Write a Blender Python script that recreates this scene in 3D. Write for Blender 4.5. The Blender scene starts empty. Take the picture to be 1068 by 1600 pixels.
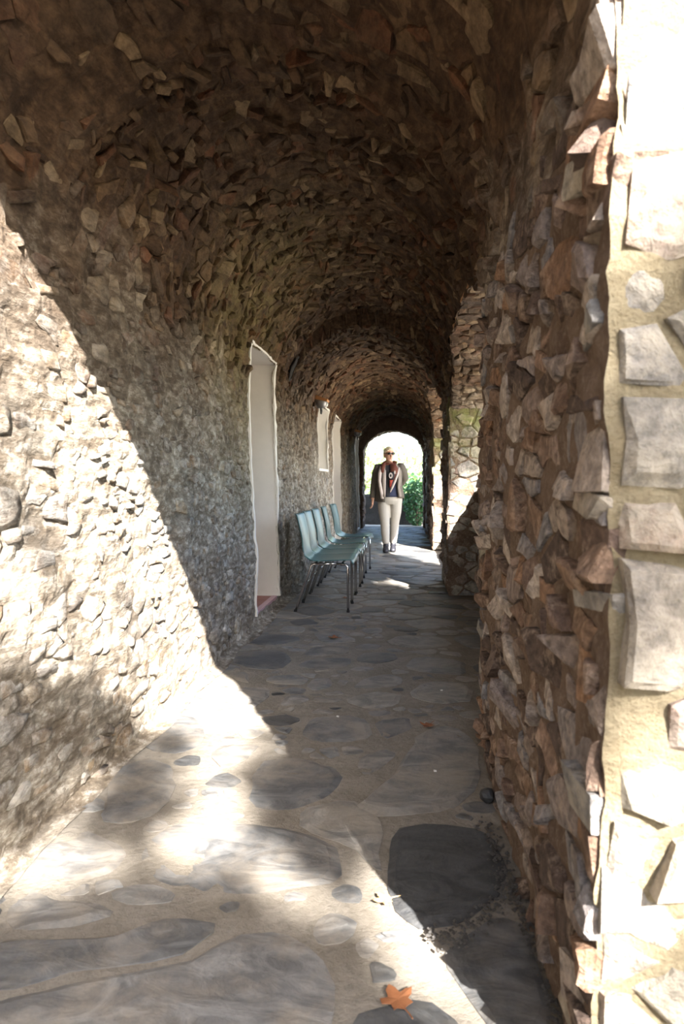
import bpy, bmesh, math, random
from mathutils import Vector, noise, Matrix

# ------------------------------------------------------------------ camera, sky, sun, exposure
scene = bpy.context.scene
C = scene.collection
CAM_H = 1.1
cam_d = bpy.data.cameras.new('camera')
cam = bpy.data.objects.new('camera', cam_d); C.objects.link(cam)
cam.location = (0, 0, CAM_H)
YAW = math.atan2(106, 1067); PITCH = -math.atan2(48, 1072)
cam.rotation_euler = (math.pi/2 + PITCH, 0, YAW)
cam_d.sensor_fit = 'VERTICAL'; cam_d.sensor_height = 36; cam_d.sensor_width = 24; cam_d.lens = 24
cam_d.clip_start = 0.02; cam_d.clip_end = 400
cam_d.dof.use_dof = True; cam_d.dof.focus_distance = 4.0; cam_d.dof.aperture_fstop = 5.0
scene.camera = cam

EL = math.atan(0.7)
SUN = Vector((0.447*math.cos(EL), -0.894*math.cos(EL), math.sin(EL))).normalized()   # towards the sun
world = bpy.data.worlds.new('sky'); scene.world = world; world.use_nodes = True
wn = world.node_tree.nodes; wl = world.node_tree.links; wn.clear()
sky = wn.new('ShaderNodeTexSky'); sky.sky_type = 'NISHITA'; sky.sun_disc = False
sky.sun_elevation = EL; sky.sun_rotation = math.atan2(SUN.x, SUN.y); sky.air_density = 1.0; sky.dust_density = 1.6; sky.ozone_density = 1.0
bg = wn.new('ShaderNodeBackground'); bg.inputs['Strength'].default_value = 0.54
wo = wn.new('ShaderNodeOutputWorld')
wl.new(sky.outputs[0], bg.inputs[0]); wl.new(bg.outputs[0], wo.inputs[0])
sl = bpy.data.lights.new('sun', 'SUN'); sl.energy = 20.0; sl.color = (1.0, 0.965, 0.925); sl.angle = math.radians(0.53)
so = bpy.data.objects.new('sun', sl); C.objects.link(so)
so.rotation_euler = (-SUN).to_track_quat('-Z', 'Y').to_euler(); so.location = (8, -12, 14)
vs = scene.view_settings
vs.view_transform = 'Standard'; vs.look = 'None'; vs.gamma = 1.0; vs.use_curve_mapping = False
vs.exposure = 1.28

R = random.Random(7)
PI = math.pi

# ------------------------------------------------------------------ helpers
def nz(x, y, z): return noise.noise(Vector((x, y, z)))
def nvec(v): return Vector((noise.noise(v), noise.noise(v+Vector((31.7, 11.3, 5.9))), noise.noise(v+Vector((-17.1, 43.9, 27.3)))))
def lerp(a, b, t): return a + (b-a)*t
def mesh_of(name, verts, faces, smooth=False):
    me = bpy.data.meshes.new(name); me.from_pydata(verts, [], faces); me.update()
    if smooth: me.polygons.foreach_set('use_smooth', [True]*len(me.polygons))
    return me
def obj(name, me, mat=None, parent=None, loc=None, rot=None):
    o = bpy.data.objects.new(name, me); C.objects.link(o)
    if mat is not None and me is not None and not me.materials: me.materials.append(mat)
    if parent is not None: o.parent = parent
    if loc is not None: o.location = loc
    if rot is not None: o.rotation_euler = rot
    return o
def tag(o, label=None, cat=None, group=None, kind=None):
    if label: o['label'] = label
    if cat: o['category'] = cat
    if group: o['group'] = group
    if kind: o['kind'] = kind
    return o
def empty(name, loc=(0,0,0), rz=0.0):
    o = bpy.data.objects.new(name, None); C.objects.link(o); o.location = loc; o.rotation_euler = (0,0,rz)
    o.empty_display_size = 0.1
    return o

class MB:
    """collects shapes into one mesh"""
    def __init__(s): s.v = []; s.f = []
    def add(s, v, f):
        n = len(s.v); s.v += [tuple(p) for p in v]; s.f += [tuple(i+n for i in q) for q in f]
    def box(s, a, b):
        (x0,y0,z0),(x1,y1,z1) = a, b
        s.add([(x0,y0,z0),(x1,y0,z0),(x1,y1,z0),(x0,y1,z0),(x0,y0,z1),(x1,y0,z1),(x1,y1,z1),(x0,y1,z1)],
              [(0,3,2,1),(4,5,6,7),(0,1,5,4),(1,2,6,5),(2,3,7,6),(3,0,4,7)])
    def tube(s, pts, rad, n=10, cap=True):
        pts = [Vector(p) for p in pts]; k = len(pts)
        rads = rad if isinstance(rad, (list, tuple)) else [rad]*k
        vs_, prev = [], None
        for i, p in enumerate(pts):
            t = (pts[min(i+1,k-1)] - pts[max(i-1,0)]).normalized()
            if prev is None:
                a = Vector((0,0,1)) if abs(t.z) < .9 else Vector((1,0,0))
                prev = (a - t*a.dot(t)).normalized()
            else:
                prev = (prev - t*prev.dot(t)).normalized()
            b = t.cross(prev)
            for j in range(n):
                an = 2*PI*j/n
                vs_.append(p + (prev*math.cos(an) + b*math.sin(an))*rads[i])
        fs = [(i*n+j, i*n+(j+1)%n, (i+1)*n+(j+1)%n, (i+1)*n+j) for i in range(k-1) for j in range(n)]
        if cap: fs += [tuple(range(n-1,-1,-1)), tuple((k-1)*n+j for j in range(n))]
        s.add(vs_, fs)
    def loft(s, rings, cap=True):
        n = len(rings[0]); k = len(rings)
        fs = [(i*n+j, i*n+(j+1)%n, (i+1)*n+(j+1)%n, (i+1)*n+j) for i in range(k-1) for j in range(n)]
        if cap: fs += [tuple(range(n-1,-1,-1)), tuple((k-1)*n+j for j in range(n))]
        s.add([p for r in rings for p in r], fs)
    def build(s, name, mat, parent=None, smooth=False, loc=None, rot=None):
        return obj(name, mesh_of(name, s.v, s.f, smooth), mat, parent, loc, rot)
def ring(c, rx, ry, n=20, ax=(1,0,0), ay=(0,1,0), pw=1.0):
    c = Vector(c); ax = Vector(ax); ay = Vector(ay); out = []
    for j in range(n):
        a = 2*PI*j/n; ca, sa = math.cos(a), math.sin(a)
        out.append(c + ax*rx*math.copysign(abs(ca)**pw, ca) + ay*ry*math.copysign(abs(sa)**pw, sa))
    return out

# projection of a point to the photo frame, only used to decide which pieces are large enough to be objects of their own
_cm = Matrix.LocRotScale(cam.location, cam.rotation_euler, None).inverted()
def apparent(p, nrm, area):
    q = _cm @ Vector(p)
    if q.z > -0.2: return 0.0
    fx = 1066.7*q.x/-q.z; fy = 1066.7*q.y/-q.z
    if abs(fx) > 560 or abs(fy) > 830: return 0.0
    d = (Vector(p)-cam.location); L = d.length
    c = -d.dot(nrm)/L
    return max(c, 0.0)*area*(1066.7/L)**2

# ------------------------------------------------------------------ materials
class NT:
    def __init__(s, name):
        s.m = bpy.data.materials.new(name); s.m.use_nodes = True
        s.n = s.m.node_tree.nodes; s.l = s.m.node_tree.links
        s.b = s.n['Principled BSDF']
    def new(s, t, **kw):
        x = s.n.new(t)
        for k, v in kw.items(): setattr(x, k, v)
        return x
    def pos(s):
        if not hasattr(s, '_p'): s._p = s.new('ShaderNodeNewGeometry').outputs['Position']
        return s._p
    def noise(s, scale, detail=5, rough=.6, vec=None, dist=0.0):
        x = s.new('ShaderNodeTexNoise'); x.inputs['Scale'].default_value = scale; x.inputs['Detail'].default_value = detail
        x.inputs['Roughness'].default_value = rough; x.inputs['Distortion'].default_value = dist
        s.l.new(vec or s.pos(), x.inputs['Vector']); return x.outputs['Fac']
    def ramp(s, fac, stops, interp='LINEAR'):
        x = s.new('ShaderNodeValToRGB'); x.color_ramp.interpolation = interp
        e = x.color_ramp.elements
        while len(e) < len(stops): e.new(0.5)
        for i, (p, c) in enumerate(stops):
            e[i].position = p; e[i].color = (*c, 1) if len(c) == 3 else c
        s.l.new(fac, x.inputs[0]); return x.outputs[0]
    def band(s, fac, a, b):
        return s.ramp(fac, [(a, (0,0,0)), (b, (1,1,1))])
    def mix(s, fac, a, b, mode='MIX'):
        x = s.new('ShaderNodeMix'); x.data_type = 'RGBA'; x.blend_type = mode
        for sock, v in ((x.inputs['Factor'], fac), (x.inputs['A'], a), (x.inputs['B'], b)):
            if hasattr(v, 'is_output'): s.l.new(v, sock)
            elif isinstance(v, (int, float)): sock.default_value = v
            else: sock.default_value = (*v, 1)
        return x.outputs['Result']
    def math(s, op, a, b=0.0):
        x = s.new('ShaderNodeMath'); x.operation = op; x.use_clamp = False
        for i, v in enumerate((a, b)):
            if hasattr(v, 'is_output'): s.l.new(v, x.inputs[i])
            else: x.inputs[i].default_value = v
        return x.outputs[0]
    def scale(s, v, vec=None):
        x = s.new('ShaderNodeVectorMath'); x.operation = 'MULTIPLY'; s.l.new(vec or s.pos(), x.inputs[0]); x.inputs[1].default_value = v
        return x.outputs[0]
    def near(s, p, rad, soft):
        """1 around a point of the place, 0 away from it"""
        x = s.new('ShaderNodeVectorMath'); x.operation = 'DISTANCE'; s.l.new(s.pos(), x.inputs[0]); x.inputs[1].default_value = p
        r = s.new('ShaderNodeMapRange'); r.inputs['From Min'].default_value = rad; r.inputs['From Max'].default_value = rad+soft
        r.inputs['To Min'].default_value = 1; r.inputs['To Max'].default_value = 0; s.l.new(x.outputs['Value'], r.inputs['Value'])
        return r.outputs[0]
    def attr(s, name): return s.new('ShaderNodeAttribute', attribute_name=name).outputs['Fac']
    def color(s, c): s.l.new(c, s.b.inputs['Base Color'])
    def bump(s, h, strength=.5, dist=.02):
        x = s.new('ShaderNodeBump'); x.inputs['Strength'].default_value = strength; x.inputs['Distance'].default_value = dist
        s.l.new(h, x.inputs['Height']); s.l.new(x.outputs[0], s.b.inputs['Normal'])
    def rough(s, v):
        if hasattr(v, 'is_output'): s.l.new(v, s.b.inputs['Roughness'])
        else: s.b.inputs['Roughness'].default_value = v
def plain(name, c, rough=.6, metal=0.0, var=.12, bump=0.0, nscale=30):
    t = NT(name); n = t.noise(nscale, 4)
    t.color(t.mix(n, tuple(x*(1-var) for x in c), tuple(min(1, x*(1+var)) for x in c)))
    t.rough(rough); t.b.inputs['Metallic'].default_value = metal
    if bump: t.bump(n, bump, .01)
    return t.m
def rock(name, ramp, smear, smear_lo=.52, smear_hi=.62, smear_mix=.7, grain=38, bump=.6, moss=(), moss_col=(.16,.17,.05), rough=.9, smear_scale=6.0, vary=.68):
    t = NT(name)
    k = len(ramp)
    base = t.ramp(t.attr('tint'), [((i+.5)/k, c) for i, c in enumerate(ramp)])
    n1 = t.noise(grain, 7, .68)
    n2 = t.noise(grain*.28, 5, .6, dist=.6)
    col = t.mix(1.0, base, t.ramp(n1, [(.3, (1-vary,)*3), (.7, (1+vary*.7,)*3)]), 'MULTIPLY')
    col = t.mix(t.math('MULTIPLY', t.band(n2, .42, .66), .45), col, ramp[(k*2)//3])
    n3 = t.noise(smear_scale, 9, .72)
    m = t.math('MULTIPLY', t.band(n3, smear_lo, smear_hi), smear_mix)
    col = t.mix(m, col, t.mix(n1, tuple(c*.75 for c in smear), tuple(min(1, c*1.2) for c in smear)))
    for (p, rad, soft, amt) in moss:
        mk = t.math('MULTIPLY', t.near(p, rad, soft), t.math('MULTIPLY', t.band(t.noise(5, 8, .7), .38, .6), amt))
        col = t.mix(mk, col, moss_col)
    t.color(col); t.rough(rough)
    h = t.math('ADD', t.math('MULTIPLY', n1, .6), t.math('MULTIPLY', n2, 1.0))
    t.bump(h, bump, .03)
    t.b.inputs['Specular IOR Level'].default_value = .25
    return t.m
def groundrock(name, c0, c1, c2, scale=14, bump=.6, moss=(), moss_col=(.16,.17,.05)):
    """mortar and earth: three tones, no per-stone tint"""
    t = NT(name)
    n1 = t.noise(scale*4, 8, .7); n2 = t.noise(scale*.5, 7, .7, dist=.4)
    col = t.mix(t.band(n2, .4, .62), c0, c1)
    col = t.mix(t.math('MULTIPLY', t.band(n1, .5, .68), .6), col, c2)
    for (p, rad, soft, amt) in moss:
        mk = t.math('MULTIPLY', t.near(p, rad, soft), t.math('MULTIPLY', t.band(t.noise(5, 8, .7), .38, .6), amt))
        col = t.mix(mk, col, moss_col)
    t.color(col); t.rough(.95)
    t.bump(t.math('ADD', n1, n2), bump, .025)
    t.b.inputs['Specular IOR Level'].default_value = .2
    return t.m

MOSS_L = [((-1.2, 5.0, 1.9), .4, 1.0, .36), ((-1.0, 4.2, 2.4), .2, .7, .2)]
MOSS_R = [((.6, 6.6, 2.0), .35, .6, .8), ((.6, 11.0, 1.9), .4, .7, .7)]
M = {}
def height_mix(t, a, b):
    """blends by height: brown above the springing, pale below, with a ragged border"""
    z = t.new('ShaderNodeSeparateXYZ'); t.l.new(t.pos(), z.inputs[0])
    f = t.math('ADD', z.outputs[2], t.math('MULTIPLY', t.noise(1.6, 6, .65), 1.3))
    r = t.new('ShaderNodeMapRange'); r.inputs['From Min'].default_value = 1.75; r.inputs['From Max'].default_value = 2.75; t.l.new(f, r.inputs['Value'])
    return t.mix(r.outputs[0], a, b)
def old_wall(name, stone, moss, moss_col):
    t = NT(name); n1 = t.noise(24, 8, .72, t.scale((1,.6,1.3))); n2 = t.noise(11, 6, .62, t.scale((1,.4,1.5)), dist=.6); n3 = t.noise(8.5, 9, .74); n4 = t.noise(2.2, 5, .6)
    if stone:
        tint = t.attr('tint')
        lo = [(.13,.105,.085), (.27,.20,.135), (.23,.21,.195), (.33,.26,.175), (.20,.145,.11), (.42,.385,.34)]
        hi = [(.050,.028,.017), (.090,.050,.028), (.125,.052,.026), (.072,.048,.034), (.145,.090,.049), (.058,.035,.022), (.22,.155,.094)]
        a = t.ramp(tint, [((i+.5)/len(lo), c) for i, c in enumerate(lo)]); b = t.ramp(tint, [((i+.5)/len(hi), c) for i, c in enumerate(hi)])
        k = t.math('MULTIPLY', t.band(n3, .42, .60), .8)
    else:
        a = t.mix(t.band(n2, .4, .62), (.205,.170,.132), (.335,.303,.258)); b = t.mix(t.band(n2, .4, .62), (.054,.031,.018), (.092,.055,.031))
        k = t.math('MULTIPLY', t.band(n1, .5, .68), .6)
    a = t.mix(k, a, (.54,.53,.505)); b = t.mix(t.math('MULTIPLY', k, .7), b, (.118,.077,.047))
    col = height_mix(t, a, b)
    col = t.mix(1.0, col, t.ramp(n1, [(.34, (.50,.48,.46)), (.66, (1.42,1.40,1.36))]), 'MULTIPLY')
    col = t.mix(1.0, col, t.ramp(n4, [(.35, (.72,.70,.68)), (.65, (1.15,1.12,1.05))]), 'MULTIPLY')
    for (p, rad, soft, amt) in moss:
        mk = t.math('MULTIPLY', t.near(p, rad, soft), t.math('MULTIPLY', t.band(n3, .38, .6), amt)); col = t.mix(mk, col, moss_col)
    t.color(col); t.rough(.93); t.bump(t.math('ADD', t.math('MULTIPLY', n1, .7), n2), .85, .03)
    t.b.inputs['Specular IOR Level'].default_value = .2
    return t.m
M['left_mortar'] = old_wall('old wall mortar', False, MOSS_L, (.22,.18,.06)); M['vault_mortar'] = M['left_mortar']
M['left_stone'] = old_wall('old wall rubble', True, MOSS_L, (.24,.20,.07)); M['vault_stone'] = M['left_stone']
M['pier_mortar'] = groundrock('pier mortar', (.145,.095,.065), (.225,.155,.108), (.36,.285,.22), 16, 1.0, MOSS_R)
M['pier_stone'] = rock('pier schist', [(.085,.058,.044), (.25,.155,.098), (.235,.235,.24), (.29,.165,.095), (.135,.092,.072), (.43,.36,.30)], (.38,.29,.22), .52, .62, .55, 40, 1.0, MOSS_R, smear_scale=10.0)
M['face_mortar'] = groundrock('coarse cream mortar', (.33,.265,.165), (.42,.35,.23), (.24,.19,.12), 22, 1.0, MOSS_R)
M['face_stone'] = rock('pier face stone', [(.21,.20,.19), (.30,.24,.17), (.27,.19,.15), (.36,.32,.25), (.18,.165,.155), (.32,.28,.21)], (.39,.34,.27), .46, .6, .7, 30, .9, MOSS_R, smear_scale=9.0)
def slab_mat():
    t = NT('slate flagstone')
    base = t.ramp(t.attr('tint'), [(.02, (.030,.031,.033)), (.4, (.098,.098,.098)), (.7, (.125,.115,.103)), (.95, (.145,.143,.138))])
    v = t.scale((1.0, 1.7, 1.0))
    w = t.noise(5.5, 8, .62, v, 2.2)
    col = t.mix(t.band(w, .42, .62), base, t.mix(1.0, base, (2.1,2.07,2.0), 'MULTIPLY'))
    n = t.noise(60, 6, .7)
    col = t.mix(t.math('MULTIPLY', t.band(n, .4, .7), .35), col, (.11,.105,.095))
    col = t.mix(t.math('MULTIPLY', t.band(t.noise(3.1, 8, .72), .44, .62), t.math('MINIMUM', t.math('MULTIPLY', t.attr('tint'), 2.5), .62)), col, (.29,.245,.19))
    t.color(col); t.rough(t.ramp(w, [(.3, (.48,)*3), (.7, (.70,)*3)]))
    t.bump(t.math('ADD', w, t.math('MULTIPLY', n, .25)), .35, .02)
    return t.m
M['slab'] = slab_mat()
M['floor_mortar'] = groundrock('sandy floor mortar', (.190,.165,.131), (.25,.221,.181), (.145,.128,.105), 10, .5)
M['gravel'] = groundrock('gravel', (.10,.09,.08), (.15,.14,.13), (.24,.225,.21), 40, 1.0)
M['plaster'] = plain('white plaster', (.74,.70,.64), .85, 0, .06, .15, 14)
M['plaster_grey'] = plain('grey plaster', (.46,.45,.43), .85, 0, .06, .1, 14)
M['sill_tile'] = plain('terracotta tile', (.34,.14,.11), .5, 0, .15)
M['sill_edge'] = plain('glazed tile edge', (.52,.30,.33), .3, 0, .1)
M['wood'] = plain('dark wood', (.16,.09,.05), .7, 0, .25, .2, 18)
M['hood'] = plain('terracotta hood', (.48,.22,.08), .8, 0, .15, .2)
M['grey_metal'] = plain('grey metal', (.30,.29,.29), .45, .7)
M['black_metal'] = plain('black iron', (.02,.02,.02), .5, .5)
M['glass'] = plain('frosted glass', (.80,.82,.80), .25)
M['chrome'] = plain('chrome', (.62,.61,.60), .18, 1.0, .04)
def shell_mat():
    t = NT('teal plastic'); n = t.noise(4, 3)
    t.color(t.mix(n, (.034,.100,.102), (.043,.120,.120))); t.rough(.34)
    t.bump(t.noise(400, 2), .05, .002)
    return t.m
M['shell'] = shell_mat()
M['hole_shade'] = plain('painted hole dark', (.02,.017,.014), .95)  # near-black that stands in for the shade inside the holes

# ------------------------------------------------------------------ masonry tools
def darts(u0, u1, v0, v1, size, aniso, rnd, spread=.45):
    """scattered points at a distance that varies from stone to stone; u is squeezed by aniso"""
    W, Hh = (u1-u0)/aniso, v1-v0
    cell = size*1.5; grid = {}; pts = []
    tries = int(W*Hh/(size*size)*16)
    for _ in range(tries):
        x, y = rnd.random()*W, rnd.random()*Hh
        r = size*(1-spread + 2*spread*rnd.random()**1.6)
        gx, gy = int(x/cell), int(y/cell); ok = True
        for a in (-1,0,1):
            for b in (-1,0,1):
                for (px, py, pr) in grid.get((gx+a, gy+b), ()):
                    if (px-x)**2+(py-y)**2 < ((r+pr)*.5)**2: ok = False; break
                if not ok: break
            if not ok: break
        if ok:
            grid.setdefault((gx,gy), []).append((x,y,r)); pts.append((x,y,r))
    return pts, grid, cell
def voronoi(u0, u1, v0, v1, size, aniso, rnd, spread=.45):
    pts, grid, cell = darts(u0, u1, v0, v1, size, aniso, rnd, spread)
    W, Hh = (u1-u0)/aniso, v1-v0
    out = []
    for (x, y, r) in pts:
        poly = [(0,0),(W,0),(W,Hh),(0,Hh)]
        gx, gy = int(x/cell), int(y/cell); nb = []
        for a in (-2,-1,0,1,2):
            for b in (-2,-1,0,1,2):
                for q in grid.get((gx+a, gy+b), ()):
                    if q[0] != x or q[1] != y: nb.append(((q[0]-x)**2+(q[1]-y)**2, q))
        nb.sort(key=lambda t: t[0])
        for d2, (qx, qy, qr) in nb[:18]:
            k = .5 + .5*(r*r-qr*qr)/d2*.5
            k = min(max(k, .3), .7)
            mx, my = x+(qx-x)*k, y+(qy-y)*k; nx, ny = qx-x, qy-y
            new = []; L = len(poly)
            for i in range(L):
                p, q = poly[i], poly[(i+1)%L]
                dp = (p[0]-mx)*nx+(p[1]-my)*ny; dq = (q[0]-mx)*nx+(q[1]-my)*ny
                if dp <= 0: new.append(p)
                if dp*dq < 0:
                    t = dp/(dp-dq); new.append((p[0]+(q[0]-p[0])*t, p[1]+(q[1]-p[1])*t))
            poly = new
            if len(poly) < 3: break
        if len(poly) >= 3: out.append([(p[0]*aniso+u0, p[1]+v0) for p in poly])
    return out
def poly_area_c(poly):
    a = cx = cy = 0.0
    for i in range(len(poly)):
        x0,y0 = poly[i]; x1,y1 = poly[(i+1)%len(poly)]; c = x0*y1-x1*y0
        a += c; cx += (x0+x1)*c; cy += (y0+y1)*c
    a *= .5
    if abs(a) < 1e-9: return 0, poly[0][0], poly[0][1]
    return a, cx/(6*a), cy/(6*a)
def outline(poly, gap, n, rough, rnd):
    """inset, resample and roughen a cell"""
    A, cx, cy = poly_area_c(poly)
    if A < 0: poly = poly[::-1]; A = -A
    rad = math.sqrt(A/PI)
    if rad < gap*2.0: return None
    out = []
    f = 1 - gap/rad
    pl = [(cx+(x-cx)*f, cy+(y-cy)*f) for x, y in poly]
    L = len(pl)
    for i in range(L):
        a, b = pl[i], pl[(i+1)%L]; d = math.dist(a, b)
        if d < rad*(.12 if n > 8 else .22): continue                                     # drop tiny edges: keeps the pieces angular
        k = max(1, min(3, round(d/(rad*1.0)))) if n > 8 else (2 if d > rad*1.3 else 1)
        for j in range(k):
            x, y = lerp(a[0], b[0], j/k), lerp(a[1], b[1], j/k)
            q = 1 - rough*rnd.random()*(.75 if j else .45) + rough*.1
            out.append((cx+(x-cx)*q, cy+(y-cy)*q))
    if len(out) < 4: return None
    n = len(out)
    return out, cx, cy, rad, A
def stone_geo(surf, poly, rnd, gap=.010, n=11, rough=.28, relief=(.006,.028), sink=.02, tilt=.5, dome=.25, round_=False):
    o = outline(poly, gap, n, rough, rnd)
    if not o: return None
    pts, cx, cy, rad, A = o
    h = lerp(relief[0], relief[1], rnd.random()**1.3)
    ta = rnd.random()*2*PI; tm = tilt*h*rnd.random(); tx, ty = math.cos(ta)*tm/rad, math.sin(ta)*tm/rad
    k = len(pts); V = []
    def lift(x, y, hh): return surf(x, y, hh + (x-cx)*tx + (y-cy)*ty)
    for (x, y) in pts: V.append(surf(x, y, -sink))
    s1 = .99; s2 = lerp(.70, .86, rnd.random()) if not round_ else .72
    for (x, y) in pts: V.append(lift(cx+(x-cx)*s1, cy+(y-cy)*s1, h*lerp(.25,.75,rnd.random()) if not round_ else h*.35))
    for (x, y) in pts: V.append(lift(cx+(x-cx)*s2, cy+(y-cy)*s2, h*lerp(.8,1.1,rnd.random())))
    V.append(lift(cx, cy, h*(1+dome*rnd.random())))
    F = []
    for a in (0, 1):
        for j in range(k):
            F.append((a*k+j, a*k+(j+1)%k, (a+1)*k+(j+1)%k, (a+1)*k+j))
    F += [(2*k+j, 2*k+(j+1)%k, 3*k) for j in range(k)]
    return V, F, (cx, cy), A
def set_tint(me, vals):
    at = me.attributes.new('tint', 'FLOAT', 'POINT'); at.data.foreach_set('value', vals)
def place_stones(lst, parent, name, mat, limit=300, min_px=70, smooth=False):
    """lst: (verts, faces, tint, apparent px area); the largest become objects, the rest one joined part"""
    lst.sort(key=lambda t: -t[3])
    rest_v, rest_f, rest_t = [], [], []
    for i, (V, F, tint, ap) in enumerate(lst):
        if i < limit and ap > min_px:
            me = mesh_of(name, V, F, smooth); set_tint(me, [tint]*len(V)); obj(name, me, mat, parent)
        else:
            n = len(rest_v); rest_v += V; rest_f += [tuple(a+n for a in q) for q in F]; rest_t += [tint]*len(V)
    if rest_v:
        me = mesh_of('small_'+name+'s', rest_v, rest_f, smooth); set_tint(me, rest_t)
        tag(obj('small_'+name+'s', me, mat, parent), kind='stuff')
def quad_cell(poly, rnd, asp, ang):
    """replace a cell by a splinter of about the same area, turned by ang"""
    A, cx, cy = poly_area_c(poly); A = abs(A)*.8; r = lerp(asp[0], asp[1], rnd.random()**1.5); w, h = math.sqrt(A*r)/2, math.sqrt(A/r)/2
    c, s = math.cos(ang), math.sin(ang); out = []
    for (x, y) in ((-w,-h),(w,-h),(w,h),(-w,h)):
        x *= rnd.uniform(.75,1.1); y *= rnd.uniform(.7,1.15); out.append((cx+x*c-y*s, cy+x*s+y*c))
    return out
def block_geo(c, size, rnd, jit=.18):
    """rough corner block: hull of a jittered box"""
    bm = bmesh.new(); rot = Matrix.Rotation(rnd.gauss(0,.13), 3, 'X') @ Matrix.Rotation(rnd.gauss(0,.13), 3, 'Y') @ Matrix.Rotation(rnd.gauss(0,.15), 3, 'Z')
    for sx in (-1,1):
        for sy in (-1,1):
            for sz in (-1,1):
                for _ in range(2):
                    q = rot @ Vector((sx*size[0]*.5*(1-jit*2*rnd.random()), sy*size[1]*.5*(1-jit*2*rnd.random()), sz*size[2]*.5*(1-jit*1.6*rnd.random())))
                    bm.verts.new((c[0]+q.x, c[1]+q.y, c[2]+q.z))
    r = bmesh.ops.convex_hull(bm, input=bm.verts)
    bmesh.ops.delete(bm, geom=[g for g in r['geom_interior'] if isinstance(g, bmesh.types.BMVert)], context='VERTS')
    bm.verts.index_update(); bm.verts.ensure_lookup_table()
    V = [tuple(v.co) for v in bm.verts]; F = [tuple(v.index for v in f.verts) for f in bm.faces]
    bm.free(); return V, F

# ------------------------------------------------------------------ the gallery: one profile (left wall, vault, right wall) along y
Y0, Y1, YE = 1.12, 16.0, 16.6          # front edge of the vault, end wall, outer end
SPR = 1.85; ARC = 2.5; S_R = SPR+ARC
OPEN = [(2.95, 6.60, 1.78, 2.22, 1.07), (7.70, 10.95, 1.78, 2.34, .42)]   # side openings: y0, y1, springing, crown, parapet
X_OUT = 1.0
DOORS = [('door_1', 5.02, 5.94, .085, 2.12), ('window_1', 8.78, 9.80, 1.27, 2.10), ('door_2', 10.5, 11.45, .05, 2.10), ('door_3', 14.9, 15.6, .05, 2.05)]
def lowd(p):
    v = Vector((p[0]*1.7, p[1]*1.7, p[2]*1.7)); w = Vector((p[0]*5+9, p[1]*5, p[2]*5))
    a = nvec(v)*.022 + nvec(w)*.011 + nvec(Vector((p[0]*14, p[1]*14+3, p[2]*14)))*.008
    return a
def params(u, s):
    t = min(max((s-SPR)/ARC, 0), 1)
    if u < 2.2 + .75*t: return .31, .74
    if u < 6.60: return .375, .90
    if u < 7.70: return .375, .75
    if u < 10.95: return .375, .82
    if u < 12.3: return .375, .76
    return .372, .79
def prof(u, s):
    xr, b = params(u, s)
    if s <= SPR: return Vector((-1.155-.025*s, u, s)), Vector((1, 0, 0))
    if s >= S_R: return Vector((xr, u, SPR-(s-S_R))), Vector((-1, 0, 0))
    th = (s-SPR)/ARC*PI; xl = -1.201; a = (xr-xl)/2; xc = (xr+xl)/2
    return Vector((xc-a*math.cos(th), u, SPR+b*math.sin(th))), Vector((b*math.cos(th), 0, -a*math.sin(th))).normalized()
def surf_main(u, s, h=0.0):
    p, n = prof(u, s); return p + n*h + lowd(p)
def fine(p): return .004 + .013*noise.noise(p*5.5) + .010*noise.noise(p*13) + .006*noise.noise(p*34)
def fine_wall(p): return .004 + .013*nz(p.y*3.2, p.z*11, 3.3) + .007*nz(p.y*9, p.z*22, 8.1) + .007*noise.noise(p*13) + .005*noise.noise(p*34)
def arch_z(u):
    for (a, b, sp, cr, ph) in OPEN:
        if a < u < b:
            k = (u-(a+b)/2)/((b-a)/2); return sp + (cr-sp)*math.sqrt(max(0, 1-k*k))
    return -1
def in_open(u, s):
    if s < SPR+ARC*.5: return False
    return prof(u, s)[0].z < arch_z(u)
def s_of(u, z):
    if z <= SPR: return z
    return SPR + math.asin(min(1, (z-SPR)/params(u, SPR+.2)[1]))/PI*ARC
def door_at(u, s, m=0.0):
    return s < SPR+.6 and in_door(u, prof(u, s)[0].z, m)
def in_door(u, z, m=0.0):
    return any(a-m < u < b+m and c-m < z < d+m for (_, a, b, c, d) in DOORS)
def grid_mesh(us, ss, pos, keep=None):
    V = [pos(u, s) for u in us for s in ss]; k = len(ss); F = []
    for i in range(len(us)-1):
        for j in range(k-1):
            if keep is None or keep((us[i]+us[i+1])/2, (ss[j]+ss[j+1])/2):
                F.append((i*k+j, i*k+j+1, (i+1)*k+j+1, (i+1)*k+j))
    return V, F
def rng(a, b, st):
    n = max(1, round((b-a)/st)); return [a+(b-a)*i/n for i in range(n+1)]
def base_main(u, s):
    p, n = prof(u, s); k = min(1, max(0, (s-1.5)/.5)); return p + n*lerp(fine_wall(p), fine(p), k) + lowd(p)
US = rng(Y0, 5.02, .022) + rng(5.02, 7.7, .035)[1:] + rng(7.7, Y1, .07)[1:]

# left wall: under the vault, and the open stretch beside the camera
mb = MB()
mb.add(*grid_mesh(US, rng(0, SPR, .02), base_main, lambda u, s: not in_door(u, s)))
def flat_left(u, z):
    p = Vector((-1.155-.025*z, u, z)); k = min(1, max(0, (z-1.5)/.5)); return p + Vector((1,0,0))*lerp(fine_wall(p), fine(p), k) + lowd(p)
mb.add(*grid_mesh(rng(-3.0, Y0, .05), rng(0, SPR, .02)+rng(SPR, 3.3, .05)[1:], flat_left))
wall_left = tag(mb.build('wall_left', M['left_mortar']), kind='structure')

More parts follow.
